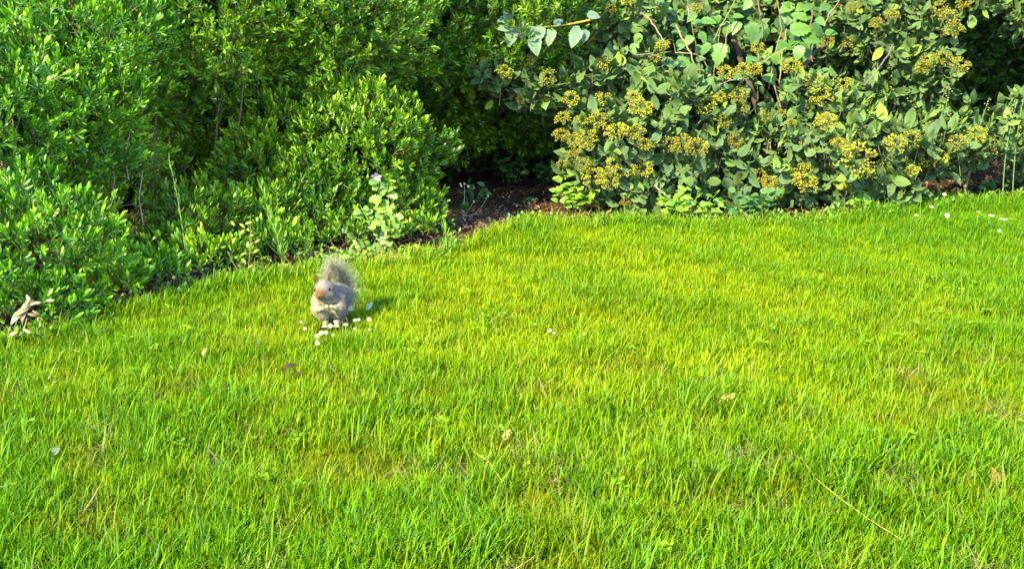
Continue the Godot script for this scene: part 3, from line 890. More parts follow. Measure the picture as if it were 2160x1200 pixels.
	for q in [along(p1, 1.0), along(p2, 1.0), along(p3, 1.0), Vector3(0.022, 0.155, 0), Vector3(-0.016, 0.158, 0), Vector3(-0.02, 0.168, 0.0)]:
		part(w, "bud", bm, M.petal, Transform3D(Basis(), q))
	for k in 7:
		var b := Basis(Vector3.UP, 2.4 * k) * Basis(Vector3.RIGHT, 0.7)
		part(w, "leaf", dark[k % 3], M.soft, Transform3D(b.scaled_local(Vector3.ONE * 0.05), Vector3(0, 0.03, 0)))
	# yellowed stems left of the squirrel
	var y := weed("dry_stem_weed", "yellowed bare-stemmed weed left of the tallest green weed", "weed", 520, 596)
	for st in [Vector3(0.035, 0.22, -0.02), Vector3(-0.07, 0.13, 0.0), Vector3(0.02, 0.27, -0.05), Vector3(-0.03, 0.09, 0.03), Vector3(0.08, 0.06, 0.02)]:
		stalk(y, st, 0.0018, Color(0.24, 0.20, 0.07), Vector3(rr(-0.01, 0.01), 0, 0))
	var yl := one_leaves([0.3, 1.0, 0.8, 0.05], 0.4, 0.2, 0.8, [Color(0.25, 0.26, 0.03), Color(0.20, 0.24, 0.03)])
	for k in 14:
		var up := Vector3(rr(-1, 1), rr(0, 1), rr(-0.3, 1)).normalized()
		var x := up.cross(Vector3(0, 0.7, 0.7)).normalized()
		part(y, "leaf", yl[k % 2], M.soft, Transform3D(Basis(x * 0.03, up * 0.03, x.cross(up) * 0.03), Vector3(rr(-0.06, 0.06), rr(0.05, 0.26), rr(-0.04, 0.02))))
	# yellow trailing weeds behind the squirrel
	leafy_weed("trailing_weed", "yellow-green small-leaved weed sprawling between squirrel and mallow", 760, 560, Vector3(0.22, 0.06, 0.10), 40, Vector2(0.014, 0.03), yl + soft, M.soft, Color(0.42, 0.36, 0.08))
	leafy_weed("trailing_weed", "yellow-green small-leaved weed along the lawn edge under the mallow's right side", 900, 540, Vector3(0.12, 0.05, 0.06), 22, Vector2(0.014, 0.03), yl + soft, M.soft, Color(0.36, 0.36, 0.08))
	# thin tall stems at the right
	for q in [[1992, 330, Vector3(-0.01, 0.40, 0), "thin flowering stem sticking up in front of the dark gap"], [2048, 330, Vector3(0.07, 0.34, 0), "thin leaning stem with grey buds before the dark gap"], [2150, 320, Vector3(0.0, 0.46, 0), "tallest thin stem at the right picture edge"], [2128, 330, Vector3(0.01, 0.33, 0), "upright leafy stem left of the tallest stem at the right edge"]]:
		var base := at(q[0], q[1], 5.75)
		var root := thing("thin_stem_weed", q[3], "weed", Vector3(base.x, height(base.x, base.z), base.z), "thin stems standing at the right")
		var low := base.y - root.position.y
		var pts := stalk(root, Vector3(q[2].x, low + q[2].y, 0), 0.0026, Color(0.20, 0.28, 0.12), Vector3(-0.02, 0, 0))
		for k in 16:
			var t := lerpf(0.45, 1.0, k / 16.0)
			var b := Basis(Vector3.UP, 2.4 * k) * Basis(Vector3.RIGHT, 0.9)
			part(root, "leaf", dark[k % 3], M.soft, Transform3D(b.scaled_local(Vector3.ONE * lerpf(0.06, 0.012, t)), along(pts, t)))
		for k in 6:
			part(root, "bud", bm, M.petal, Transform3D(Basis.from_scale(Vector3.ONE * 0.5), along(pts, 0.88 + 0.02 * k) + Vector3(rr(-0.02, 0.02), 0, 0.005)))
	# pale withered leaves at the left edge
	var wl := one_leaves([0.2, 0.7, 1.0, 0.9, 0.6, 0.1], 0.34, 0.4, 0.6, [Color(0.24, 0.21, 0.11), Color(0.18, 0.14, 0.075), Color(0.28, 0.25, 0.15)])
	var d := weed("withered_plant", "withered cream-coloured plant at the lawn's left edge", "weed", 40, 728)
	for l in [[22, 684, 50, 35], [30, 668, 40, 50], [42, 655, 34, 45], [45, 680, 34, 10], [52, 648, 24, 20], [60, 645, 22, 60], [66, 655, 18, 120], [56, 662, 20, 100], [70, 640, 16, 80], [48, 694, 18, 120], [80, 668, 14, 200], [36, 700, 22, 250], [95, 635, 18, 80], [100, 622, 18, 30], [62, 636, 18, 330]]:
		var p := at(l[0], l[1], 3.10)
		var a := deg_to_rad(l[3])
		var up := (Basis(Vector3.RIGHT, PITCH) * Vector3(sin(a), cos(a), rr(-0.1, 0.2))).normalized()
		var x := up.cross(Vector3(rr(-0.3, 0.1), 0.5, 0.9)).normalized()
		var ln: float = l[2] / F * 3.10
		part(d, "leaf", wl[rng.randi() % 3], M.dead, Transform3D(Basis(x * ln, up * ln, x.cross(up) * ln), p - d.position))
	stalk(d, Vector3(0.035, 0.09, 0), 0.003, Color(0.4, 0.32, 0.18))
	# slender twigs in the hedge's dark hollow
	var tw := thing("bare_twigs", "bare grey twigs crossing the dark hollow of the hedge", "twigs", at(240, 480, 4.15))
	for q in [[[258, 530], [252, 490], [242, 455], [238, 400]], [[140, 520], [170, 490], [215, 465], [240, 440]], [[90, 535], [160, 545], [215, 520]], [[300, 470], [292, 420], [300, 360]], [[190, 470], [230, 440], [280, 430]], [[232, 520], [226, 470], [240, 380], [236, 330]], [[150, 500], [185, 470], [205, 470]], [[270, 380], [262, 330], [275, 270]]]:
		var pts := []
		for e in q:
			pts.append(at(e[0], e[1], 4.15 + rr(-0.08, 0.08)) - tw.position)
		var sh := Shape.new()
		sh.tube(pts, 0.0035, 0.0015, 5, Color(0.22, 0.17, 0.12), Color(0.28, 0.24, 0.17))
		part(tw, "twig", sh.mesh(), M.bark)

# ------------------------------------------------------------------ lawn
func build_grass() -> void:
	var root := Node3D.new()
	root.name = "grass"
	add_child(root, true)
	root.set_meta("kind", "stuff")
	tag(root, "short sunlit bright green lawn grass covering the foreground", "grass")
	var kinds := []
	for q in 6:
		var s := Shape.new()
		for k in 24:
			var pos := Vector3(rng.randfn(0, 0.016), 0, rng.randfn(0, 0.016))
			var lean := absf(rng.randfn(0.0, 0.42)) + 0.08
			var b := Basis(Vector3.UP, rr(0, TAU)) * Basis(Vector3.RIGHT, -lean)
			var ln := rr(0.020, 0.044) * (1.35 if rng.randf() < 0.12 else 1.0)
			var col := shade(Color(0.082, 0.215, 0.002).lerp(Color(0.165, 0.280, 0.003), rng.randf()), rr(0.7, 1.3))
			if rng.randf() < 0.025:
				col = Color(0.20, 0.23, 0.04)
			elif rng.randf() < 0.12:
				col = Color(0.13, 0.25, 0.035)
			elif rng.randf() < 0.1:
				col = Color(0.05, 0.14, 0.006)
			s.blade(Transform3D(b, pos), ln, rr(0.0017, 0.0036), rr(0.1, 1.3), shade(col, 0.75), shade(col, 1.1))
		kinds.append(s.mesh())
	var cps := []
	for k in kinds:
		cps.append(Copies.new())
	var dry := Copies.new()
	var clover := Copies.new()
	var tall := Copies.new()
	var x0 := -2.9
	var x1 := 4.3
	var z0 := -1.1
	var z1 := -6.4
	var n := int((x1 - x0) * (z0 - z1) * 2000.0)
	for k in n:
		var p := Vector3(rr(x0, x1), 0, rr(z1, z0))
		var dep := p.z - edge_at(p.x) + noise.get_noise_2d(p.x * 300, p.z * 300) * 0.10
		if dep < rr(-0.03, 0.05):
			continue
		if absf(p.x) > -p.z * 0.56 + 0.75:
			continue
		var patch := noise.get_noise_2d(p.x * 95.0 + 300.0, p.z * 95.0)          # broad patches
		var bare := noise.get_noise_2d(p.x * 210.0 - 90.0, p.z * 210.0 + 40.0)   # thin spots
		var near := smoothstep(-3.4, -2.0, p.z)
		if bare > 0.19 and rng.randf() < 0.8 * (bare - 0.19) * 4.0 * near:
			if rng.randf() < 0.5:
				dry.add(Transform3D(Basis(Vector3.UP, rr(0, TAU)).scaled_local(Vector3.ONE * rr(0.7, 1.4)), Vector3(p.x, height(p.x, p.z) + 0.004, p.z)), Color(1, 1, 1))
			continue
		p.y = height(p.x, p.z) - 0.004
		var sc := rr(0.75, 1.25) * (1.0 + 0.4 * patch) * lerpf(1.0, 1.3, near) * lerpf(0.75, 1.0, smoothstep(0.03, 0.12, Vector2(p.x + 0.6, p.z + 3.12).length()))
		if dep < 0.12:
			sc *= rr(1.0, 1.7)
		var painted_dim := smoothstep(0.2, 2.2, p.x) * 0.5 + smoothstep(-0.5, -1.3, p.x) * 0.4 + smoothstep(-2.9, -1.7, p.z) * 0.6  # dimmer light toward the sides and foreground, painted into the grass colour
		var lush_and_dim := clampf(0.4 + painted_dim + patch * 1.4 + rr(-0.3, 0.3), 0, 1)  # real lush patches plus the painted dimming
		var yellow := clampf(1.25 - Vector2(p.x - 0.2, p.z + 3.5).length() / 2.1, 0, 1)  # lens-brightened, yellower lawn centre, painted into the grass colour
		var col := Color(1.25, 1.12, 0.9).lerp(Color(0.72, 0.86, 1.3), lush_and_dim)
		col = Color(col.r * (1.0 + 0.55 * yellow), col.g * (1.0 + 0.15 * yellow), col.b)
		var moss := smoothstep(0.05, 0.35, noise.get_noise_2d(p.x * 130.0 + 900.0, p.z * 130.0 - 500.0)) * smoothstep(-3.6, -2.6, p.z)
		col = col.lerp(Color(1.5, 0.9, 1.6), moss * 0.85)
		sc *= 1.0 - 0.3 * moss
		var b := Basis(Vector3.UP, rr(0, TAU)).scaled_local(Vector3(sc, sc * rr(0.85, 1.2), sc))
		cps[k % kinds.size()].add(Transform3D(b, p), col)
		if rng.randf() < 0.008:
			clover.add(Transform3D(Basis(Vector3.UP, rr(0, TAU)).scaled_local(Vector3.ONE * rr(0.7, 1.3)), p + Vector3(0, rr(0.0, 0.012), 0)), Color(1, 1, 1).lerp(Color(1.6, 1.3, 1), rng.randf()))
		if rng.randf() < 0.03 * (1.0 + 2.0 * near if dep > 0.2 else 8.0):
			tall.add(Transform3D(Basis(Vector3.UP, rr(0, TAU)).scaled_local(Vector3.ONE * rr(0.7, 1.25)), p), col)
	for k in kinds.size():
		many(root, "short_grass", kinds[k], M.grass, cps[k])
	var ts := Shape.new()
	for k in 5:
		ts.blade(Transform3D(Basis(Vector3.UP, TAU * k / 5.0 + rr(-0.5, 0.5)) * Basis(Vector3.RIGHT, -rr(0.1, 0.45)), Vector3(rr(-0.006, 0.006), 0, rr(-0.006, 0.006))), rr(0.07, 0.12), rr(0.0035, 0.0055), rr(0.3, 1.2), Color(0.08, 0.19, 0.008), Color(0.12, 0.26, 0.01))
	many(root, "long_grass", ts.mesh(), M.grass, tall)
	var ds := Shape.new()
	for k in 10:
		var b := Basis(Vector3.UP, rr(0, TAU)) * Basis(Vector3.RIGHT, -rr(1.0, 1.5))
		var col: Color = [Color(0.30, 0.25, 0.12), Color(0.22, 0.20, 0.09), Color(0.13, 0.20, 0.03), Color(0.18, 0.12, 0.05)][k % 4]
		ds.blade(Transform3D(b, Vector3(rr(-0.03, 0.03), 0, rr(-0.03, 0.03))), rr(0.03, 0.07), rr(0.002, 0.004), rr(-0.3, 0.5), col, shade(col, 1.1))
	many(root, "dry_grass", ds.mesh(), M.grass, dry)
	var cs := Shape.new()
	for q in 3:
		var o := Vector3(rr(-0.02, 0.02), rr(0.018, 0.034), rr(-0.02, 0.02))
		for k in 3:
			var b := Basis(Vector3.UP, TAU * k / 3.0 + q) * Basis(Vector3.RIGHT, 1.25)
			cs.leaf(Transform3D(b, o), 0.010, 0.009, [0.15, 0.8, 1.0, 0.6], 0.2, 0.2, Color(0.12, 0.25, 0.012), Color(0.15, 0.30, 0.015))
		cs.tube([o, o - Vector3(0, 0.03, 0)], 0.0006, 0.0006, 3, Color(0.12, 0.2, 0.02), Color(0.12, 0.2, 0.02))
	many(root, "clover", cs.mesh(), M.grass, clover)
	var es := Shape.new()
	for k in 9:
		var h := Vector3(rr(-0.03, 0.03), rr(0.02, 0.09), rr(-0.03, 0.03))
		es.tube([Vector3(h.x * 0.3, 0, h.z * 0.3), h], 0.0010, 0.0008, 3, Color(0.11, 0.18, 0.02), Color(0.11, 0.18, 0.02))
		for q in 2:
			var b := Basis(Vector3.UP, rr(0, TAU)) * Basis(Vector3.RIGHT, rr(0.6, 1.5))
			es.leaf(Transform3D(b, h - Vector3(0, 0.012 * q, 0)), rr(0.018, 0.034), rr(0.009, 0.018), [0.15, 0.8, 1.0, 0.7, 0.05], 0.2, 0.6, Color(0.08, 0.18, 0.015), Color(0.11, 0.22, 0.018))
	var edging := Copies.new()
	for k in 620:
		var x := rr(-2.3, 3.6)
		if x > -0.25 and x < 0.25 and rng.randf() < 0.75:
			continue
		var z := edge_at(x) + rng.randfn(-0.02, 0.07)
		var tone := rr(0.6, 1.5)
		edging.add(Transform3D(Basis(Vector3.UP, rr(0, TAU)).scaled_local(Vector3.ONE * rr(0.35, 0.95)), Vector3(x, height(x, z) - 0.01, z)), Color(tone * rr(0.8, 1.4), tone, 1.0))
	var low := many(self, "edge_weeds", es.mesh(), M.soft, edging)
	tag(low, "mixed small leafy weeds growing along the foot of the hedge and shrubs", "weeds")

func build_lawn_things() -> void:
	var straw := func(label: String, pix: Array, r: float, col: Color, lift: float) -> void:
		var base := ground(pix[0][0], pix[0][1])
		var s := Shape.new()
		var pts := []
		for q in pix:
			pts.append(ground(q[0], q[1]) - base + Vector3(0, lift + rr(0, 0.006), 0))
		s.tube(pts, r, r * 0.7, 5, col, shade(col, 1.1))
		var o := part(self, "straw", s.mesh(), M.dead, Transform3D(Basis(), base))
		o.name = numbered("grass_stalk")
		tag(o, label, "straw", "dry stalks lying on the lawn")
	straw.call("longest pale dry stalk lying across the lawn at bottom right", [[1688, 992], [1720, 1040], [1770, 1080], [1830, 1125], [1900, 1170]], 0.0014, Color(0.30, 0.27, 0.05), 0.030)
	straw.call("thin pale stalk bent over the grass in the left foreground", [[105, 835], [120, 800], [140, 768], [170, 772]], 0.0011, Color(0.26, 0.28, 0.07), 0.045)
	straw.call("short yellow stalk in the grass in front of the squirrel's right", [[1000, 985], [1030, 1005], [1060, 1050]], 0.0014, Color(0.30, 0.24, 0.04), 0.034)
	# seed heads
	var seeds := func(label: String, px: float, py: float, tip: Vector3) -> void:
		var root := weed("seed_head", label, "grass head", px, py, "grass seed heads in the lawn")
		stalk(root, tip, 0.0012, Color(0.30, 0.30, 0.06), Vector3(0, 0.015, 0))
		var s := Shape.new()
		for k in 26:
			var t := lerpf(0.55, 1.05, k / 26.0)
			s.ball(tip * t + Vector3(rr(-0.006, 0.006), 0.012 * sin(t * PI) + rr(-0.006, 0.006), rr(-0.006, 0.006)), Vector3(0.0022, 0.0034, 0.0022), Color(0.40, 0.32, 0.08), 2, 4)
		part(root, "spikelets", s.mesh(), M.dead)
	seeds.call("tan grass seed head leaning right in the right half of the lawn", 1495, 875, Vector3(0.065, 0.05, -0.01))
	seeds.call("yellow upright seed head near the middle of the foreground", 1050, 960, Vector3(0.03, 0.06, 0.0))
	seeds.call("small cream seed head among the grass at upper left of the foreground", 425, 780, Vector3(0.015, 0.06, 0.0))
	# fallen leaves
	var curled := func(label: String, px: float, py: float, ln: float, wd: float, col: Color, tilt: Basis, lift: float) -> void:
		var s := Shape.new()
		s.leaf(Transform3D(), ln, wd, [0.15, 0.7, 1.0, 0.85, 0.5, 0.05], 0.45, 1.0, col, shade(col, 0.8))
		var o := part(self, "x", s.mesh(), M.dead, Transform3D(tilt, ground(px, py) + Vector3(0, lift, 0)))
		o.name = numbered("fallen_leaf")
		tag(o, label, "leaf", "leaves fallen on the lawn")
	curled.call("dark curled dead leaf in the grass left of and below the squirrel", 597, 815, 0.052, 0.030, Color(0.035, 0.022, 0.016), Basis(Vector3.UP, -1.2) * Basis(Vector3.RIGHT, -0.9), 0.042)
	curled.call("smaller dark scrap of leaf beside the dark curled leaf", 618, 820, 0.03, 0.02, Color(0.05, 0.03, 0.02), Basis(Vector3.UP, -2.0) * Basis(Vector3.RIGHT, -1.1), 0.042)
	curled.call("brown-orange leaf upright in the grass at the right edge", 2098, 1040, 0.05, 0.022, Color(0.20, 0.11, 0.03), Basis(Vector3.UP, 0.2), 0.01)
	curled.call("pale blue-grey leaf lying tilted to the right of the squirrel", 772, 672, 0.042, 0.017, Color(0.24, 0.27, 0.21), Basis(Vector3.BACK, -0.7) * Basis(Vector3.RIGHT, -0.3), 0.03)
	curled.call("pale grey leaf close behind the squirrel's feet, half hidden in grass", 750, 672, 0.03, 0.014, Color(0.36, 0.40, 0.34), Basis(Vector3.BACK, 0.9) * Basis(Vector3.RIGHT, -0.4), 0.03)
	curled.call("grey-blue round leaf low in the grass at left", 118, 985, 0.024, 0.02, Color(0.09, 0.13, 0.07), Basis(Vector3.RIGHT, -0.7), 0.03)
	# dark twig at the squirrel's feet
	var s2 := Shape.new()
	var b2 := ground(738, 706)
	s2.tube([Vector3.ZERO, Vector3(-0.006, 0.025, 0), Vector3(-0.012, 0.04, -0.004)], 0.003, 0.002, 5, Color(0.06, 0.04, 0.025), Color(0.09, 0.06, 0.035))
	var o2 := part(self, "x", s2.mesh(), M.bark, Transform3D(Basis(), b2 + Vector3(0, 0.02, 0)))
	o2.name = numbered("twig")
	tag(o2, "short dark twig standing in the grass by the squirrel's feet", "twig")

# ------------------------------------------------------------------ daisies
func build_daisies() -> void:
	var petals := Shape.new()
	var n := 17
	for k in n:
		var b := Basis(Vector3.UP, TAU * k / n + rr(-0.08, 0.08)) * Basis(Vector3.RIGHT, PI / 2 - 0.25 + rr(-0.12, 0.12))
		petals.leaf(Transform3D(b, b * Vector3(0, 0.002, 0)), 0.0078, 0.0027, [0.5, 0.9, 1.0, 0.4], 0.1, 0.3, Color(0.30, 0.30, 0.19), Color(0.36, 0.355, 0.26))
	var eye := Shape.new()
	eye.ball(Vector3(0, 0.001, 0), Vector3(0.0036, 0.0022, 0.0036), Color(0.40, 0.27, 0.015), 3, 8)
	var stem := Shape.new()
	stem.tube([Vector3(0.004, -0.06, 0), Vector3(0.002, -0.03, 0), Vector3.ZERO], 0.0008, 0.0008, 4, Color(0.12, 0.22, 0.03), Color(0.14, 0.25, 0.04))
	var meshes := [petals.mesh(), eye.mesh(), stem.mesh()]
	# px, py, height above the lawn, size, how much it faces the lens, what sets it apart
	var where := [
		[696, 688, 0.045, 1.05, 0.8, "daisy facing the viewer at the squirrel's left foot"], [677, 703, 0.04, 1.1, 0.7, "left daisy of the close pair before the squirrel"], [686, 702, 0.042, 1.0, 0.6, "right daisy of the close pair before the squirrel"],
		[668, 709, 0.04, 1.0, 0.75, "daisy just left of the close pair before the squirrel"], [668, 724, 0.04, 1.0, 0.85, "lowest daisy before the squirrel, standing alone"], [702, 708, 0.035, 0.8, 0.4, "half-closed daisy below the squirrel's belly"],
		[728, 686, 0.042, 1.1, 0.2, "wide daisy seen edge-on under the squirrel's belly"], [706, 679, 0.045, 0.8, 0.5, "small daisy between the squirrel's feet"], [739, 651, 0.065, 1.1, 0.85, "tall daisy against the squirrel's grey flank"],
		[748, 676, 0.04, 0.8, 0.6, "small daisy right of the squirrel's foot"], [756, 675, 0.04, 0.8, 0.7, "daisy between the squirrel's foot and the pale leaf"], [778, 674, 0.04, 1.0, 0.8, "daisy right below the pale blue-grey leaf"],
		[748, 694, 0.035, 0.7, 0.4, "tiny daisy near the dark twig"], [780, 696, 0.035, 0.8, 0.3, "flat daisy farthest right of the squirrel's group"], [634, 680, 0.04, 0.7, 0.4, "small flat daisy left of the squirrel's group"], [643, 694, 0.04, 0.8, 0.5, "daisy at the left end of the squirrel's group"],
		[1934, 455, 0.05, 1.4, 0.3, "leftmost daisy of the row by the right viburnum"], [1966, 437, 0.06, 1.3, 0.4, "small bright daisy second from left in the right-hand row"], [1999, 455, 0.055, 1.5, 0.95, "ragged daisy facing the viewer in the right-hand row"],
		[1993, 411, 0.07, 1.4, 0.6, "highest daisy, against the dark foot of the right viburnum"], [2065, 448, 0.055, 1.3, 0.25, "cream daisy between the ragged one and the overlapping pair"], [2092, 456, 0.055, 1.7, 0.3, "large bright daisy just left of the overlapping pair"],
		[2112, 463, 0.05, 1.3, 0.15, "left flower of the overlapping white daisy pair"], [2122, 464, 0.05, 1.4, 0.2, "right flower of the overlapping white daisy pair"], [2110, 487, 0.045, 1.0, 0.5, "small daisy below the overlapping pair"],
		[1160, 698, 0.035, 0.8, 0.5, "lone pale daisy in the middle of the lawn"], [1168, 703, 0.035, 0.7, 0.4, "smaller pale daisy touching the lone one mid-lawn"], [1232, 705, 0.03, 0.6, 0.5, "faint daisy right of the mid-lawn pair"]]
	for w in where:
		var p := ground(w[0], w[1])
		var lift: float = w[2] + (0.025 if w[0] > 1900 else 0.0)
		p = p + (EYE - p) * (lift / (EYE.y - p.y))      # the head stands that high, so the foot is nearer
		var toward := (EYE - p).normalized()
		var face: float = w[4]
		var up := (Vector3.UP * (1.0 - face * 0.8) + toward * face + Vector3(rr(-0.25, 0.25), 0, 0)).normalized()
		var root := thing("daisy", w[5], "daisy", p - Vector3(0, lift, 0), "daisies in the lawn")
		var sc: float = w[3] * 0.86
		var f := frame_to(up, rr(0, TAU)).scaled_local(Vector3.ONE * sc)
		part(root, "petals", meshes[0], M.petal, Transform3D(f, Vector3(0, lift, 0)))
		part(root, "flower_centre", meshes[1], M.petal, Transform3D(f, Vector3(0, lift, 0)))
		part(root, "stem", meshes[2], M.soft, Transform3D(Basis.from_scale(Vector3(1, (lift + 0.01) / 0.06, 1)), Vector3(0, lift - 0.001, 0)))

# ------------------------------------------------------------------ squirrel
func cone_dist(p: Vector3, b: Array) -> float:
	var a: Vector3 = b[0]
	var ab: Vector3 = b[1] - a
	var t := clampf((p - a).dot(ab) / maxf(ab.length_squared(), 1e-9), 0, 1)
	return (p - a - ab * t).length() - lerpf(b[2], b[3], t)

func smin(a: float, b: float, k: float) -> float:
	var h := clampf(0.5 + 0.5 * (b - a) / k, 0, 1)
	return lerpf(b, a, h) - k * h * (1.0 - h)

func surface_nets(bones: Array, lo: Vector3, hi: Vector3, cell: float, k: float, paint: Callable, s: Shape) -> void:
	var n := Vector3i(((hi - lo) / cell).ceil()) + Vector3i.ONE
	var f := PackedFloat32Array()
	f.resize(n.x * n.y * n.z)
	for z in n.z:
		for y in n.y:
			for x in n.x:
				var p := lo + Vector3(x, y, z) * cell
				var d := 1e9
				for b in bones:
					var q := cone_dist(p, b)
					d = q if d > 1e8 else (smin(d, q, b[4] if b.size() > 4 else k) if q < d + 0.03 else d)
				f[x + n.x * (y + n.y * z)] = d
	var id := {}
	for z in n.z - 1:
		for y in n.y - 1:
			for x in n.x - 1:
				var sum := Vector3.ZERO
				var cnt := 0
				for e in [[0, 0, 0, 1, 0, 0], [0, 1, 0, 1, 1, 0], [0, 0, 1, 1, 0, 1], [0, 1, 1, 1, 1, 1], [0, 0, 0, 0, 1, 0], [1, 0, 0, 1, 1, 0], [0, 0, 1, 0, 1, 1], [1, 0, 1, 1, 1, 1], [0, 0, 0, 0, 0, 1], [1, 0, 0, 1, 0, 1], [0, 1, 0, 0, 1, 1], [1, 1, 0, 1, 1, 1]]:
					var fa := f[x + e[0] + n.x * (y + e[1] + n.y * (z + e[2]))]
					var fb := f[x + e[3] + n.x * (y + e[4] + n.y * (z + e[5]))]
					if (fa < 0.0) != (fb < 0.0):
						var t := fa / (fa - fb)
						sum += Vector3(x + lerpf(e[0], e[3], t), y + lerpf(e[1], e[4], t), z + lerpf(e[2], e[5], t))
						cnt += 1
				if cnt:
					var p := lo + sum / cnt * cell
					id[x + n.x * (y + n.y * z)] = s.v.size()
					s.v.append(p)
					s.c.append(paint.call(p))
	var sx := 1
	var sy := n.x
	var sz := n.x * n.y
	for z in range(1, n.z - 1):
		for y in range(1, n.y - 1):
			for x in range(1, n.x - 1):
				var at0 := x * sx + y * sy + z * sz
				var f0 := f[at0] < 0.0
				for ax in 3:
					var st: int = [sx, sy, sz][ax]
					if f0 == (f[at0 + st] < 0.0):
						continue
					var u: int = [sy, sz, sx][ax]
					var w: int = [sz, sx, sy][ax]
					var q := [at0 - u - w, at0 - w, at0, at0 - u]
					if not (id.has(q[0]) and id.has(q[1]) and id.has(q[2]) and id.has(q[3])):
						continue
					var a: int = id[q[0]]
					var b: int = id[q[1]]
					var c: int = id[q[2]]
					var d: int = id[q[3]]
					if f0:
						s.tri(a, c, b); s.tri(a, d, c)
					else:
						s.tri(a, b, c); s.tri(a, c, d)

func fur_tone(p: Vector3) -> Color:
	var grey := Color(0.20, 0.18, 0.15)
	var white := Color(0.33, 0.30, 0.16)
	var rust := Color(0.14, 0.068, 0.014)
	var belly := smoothstep(0.015, 0.045, p.z - absf(p.x - 0.0) * 0.55) * (1.0 - smoothstep(0.088, 0.108, p.y))
	var col := grey.lerp(white, belly)
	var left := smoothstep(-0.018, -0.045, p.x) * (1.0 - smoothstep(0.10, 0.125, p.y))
	col = col.lerp(Color(0.44, 0.38, 0.24), left * 0.85)  # warm sunlit side of the animal, painted into the coat
	var muzzle := (p - Vector3(-0.020, 0.122, 0.082)).length()
	col = col.lerp(rust, 1.0 - smoothstep(0.004, 0.032, muzzle))
	col = col.lerp(Color(0.27, 0.20, 0.11), (1.0 - smoothstep(0.004, 0.016, (p - Vector3(-0.036, 0.115, 0.06)).length())) * 0.6)
	var speck := 0.85 + 0.35 * fine.get_noise_3d(p.x * 260, p.y * 260, p.z * 260)
	return shade(col, speck)

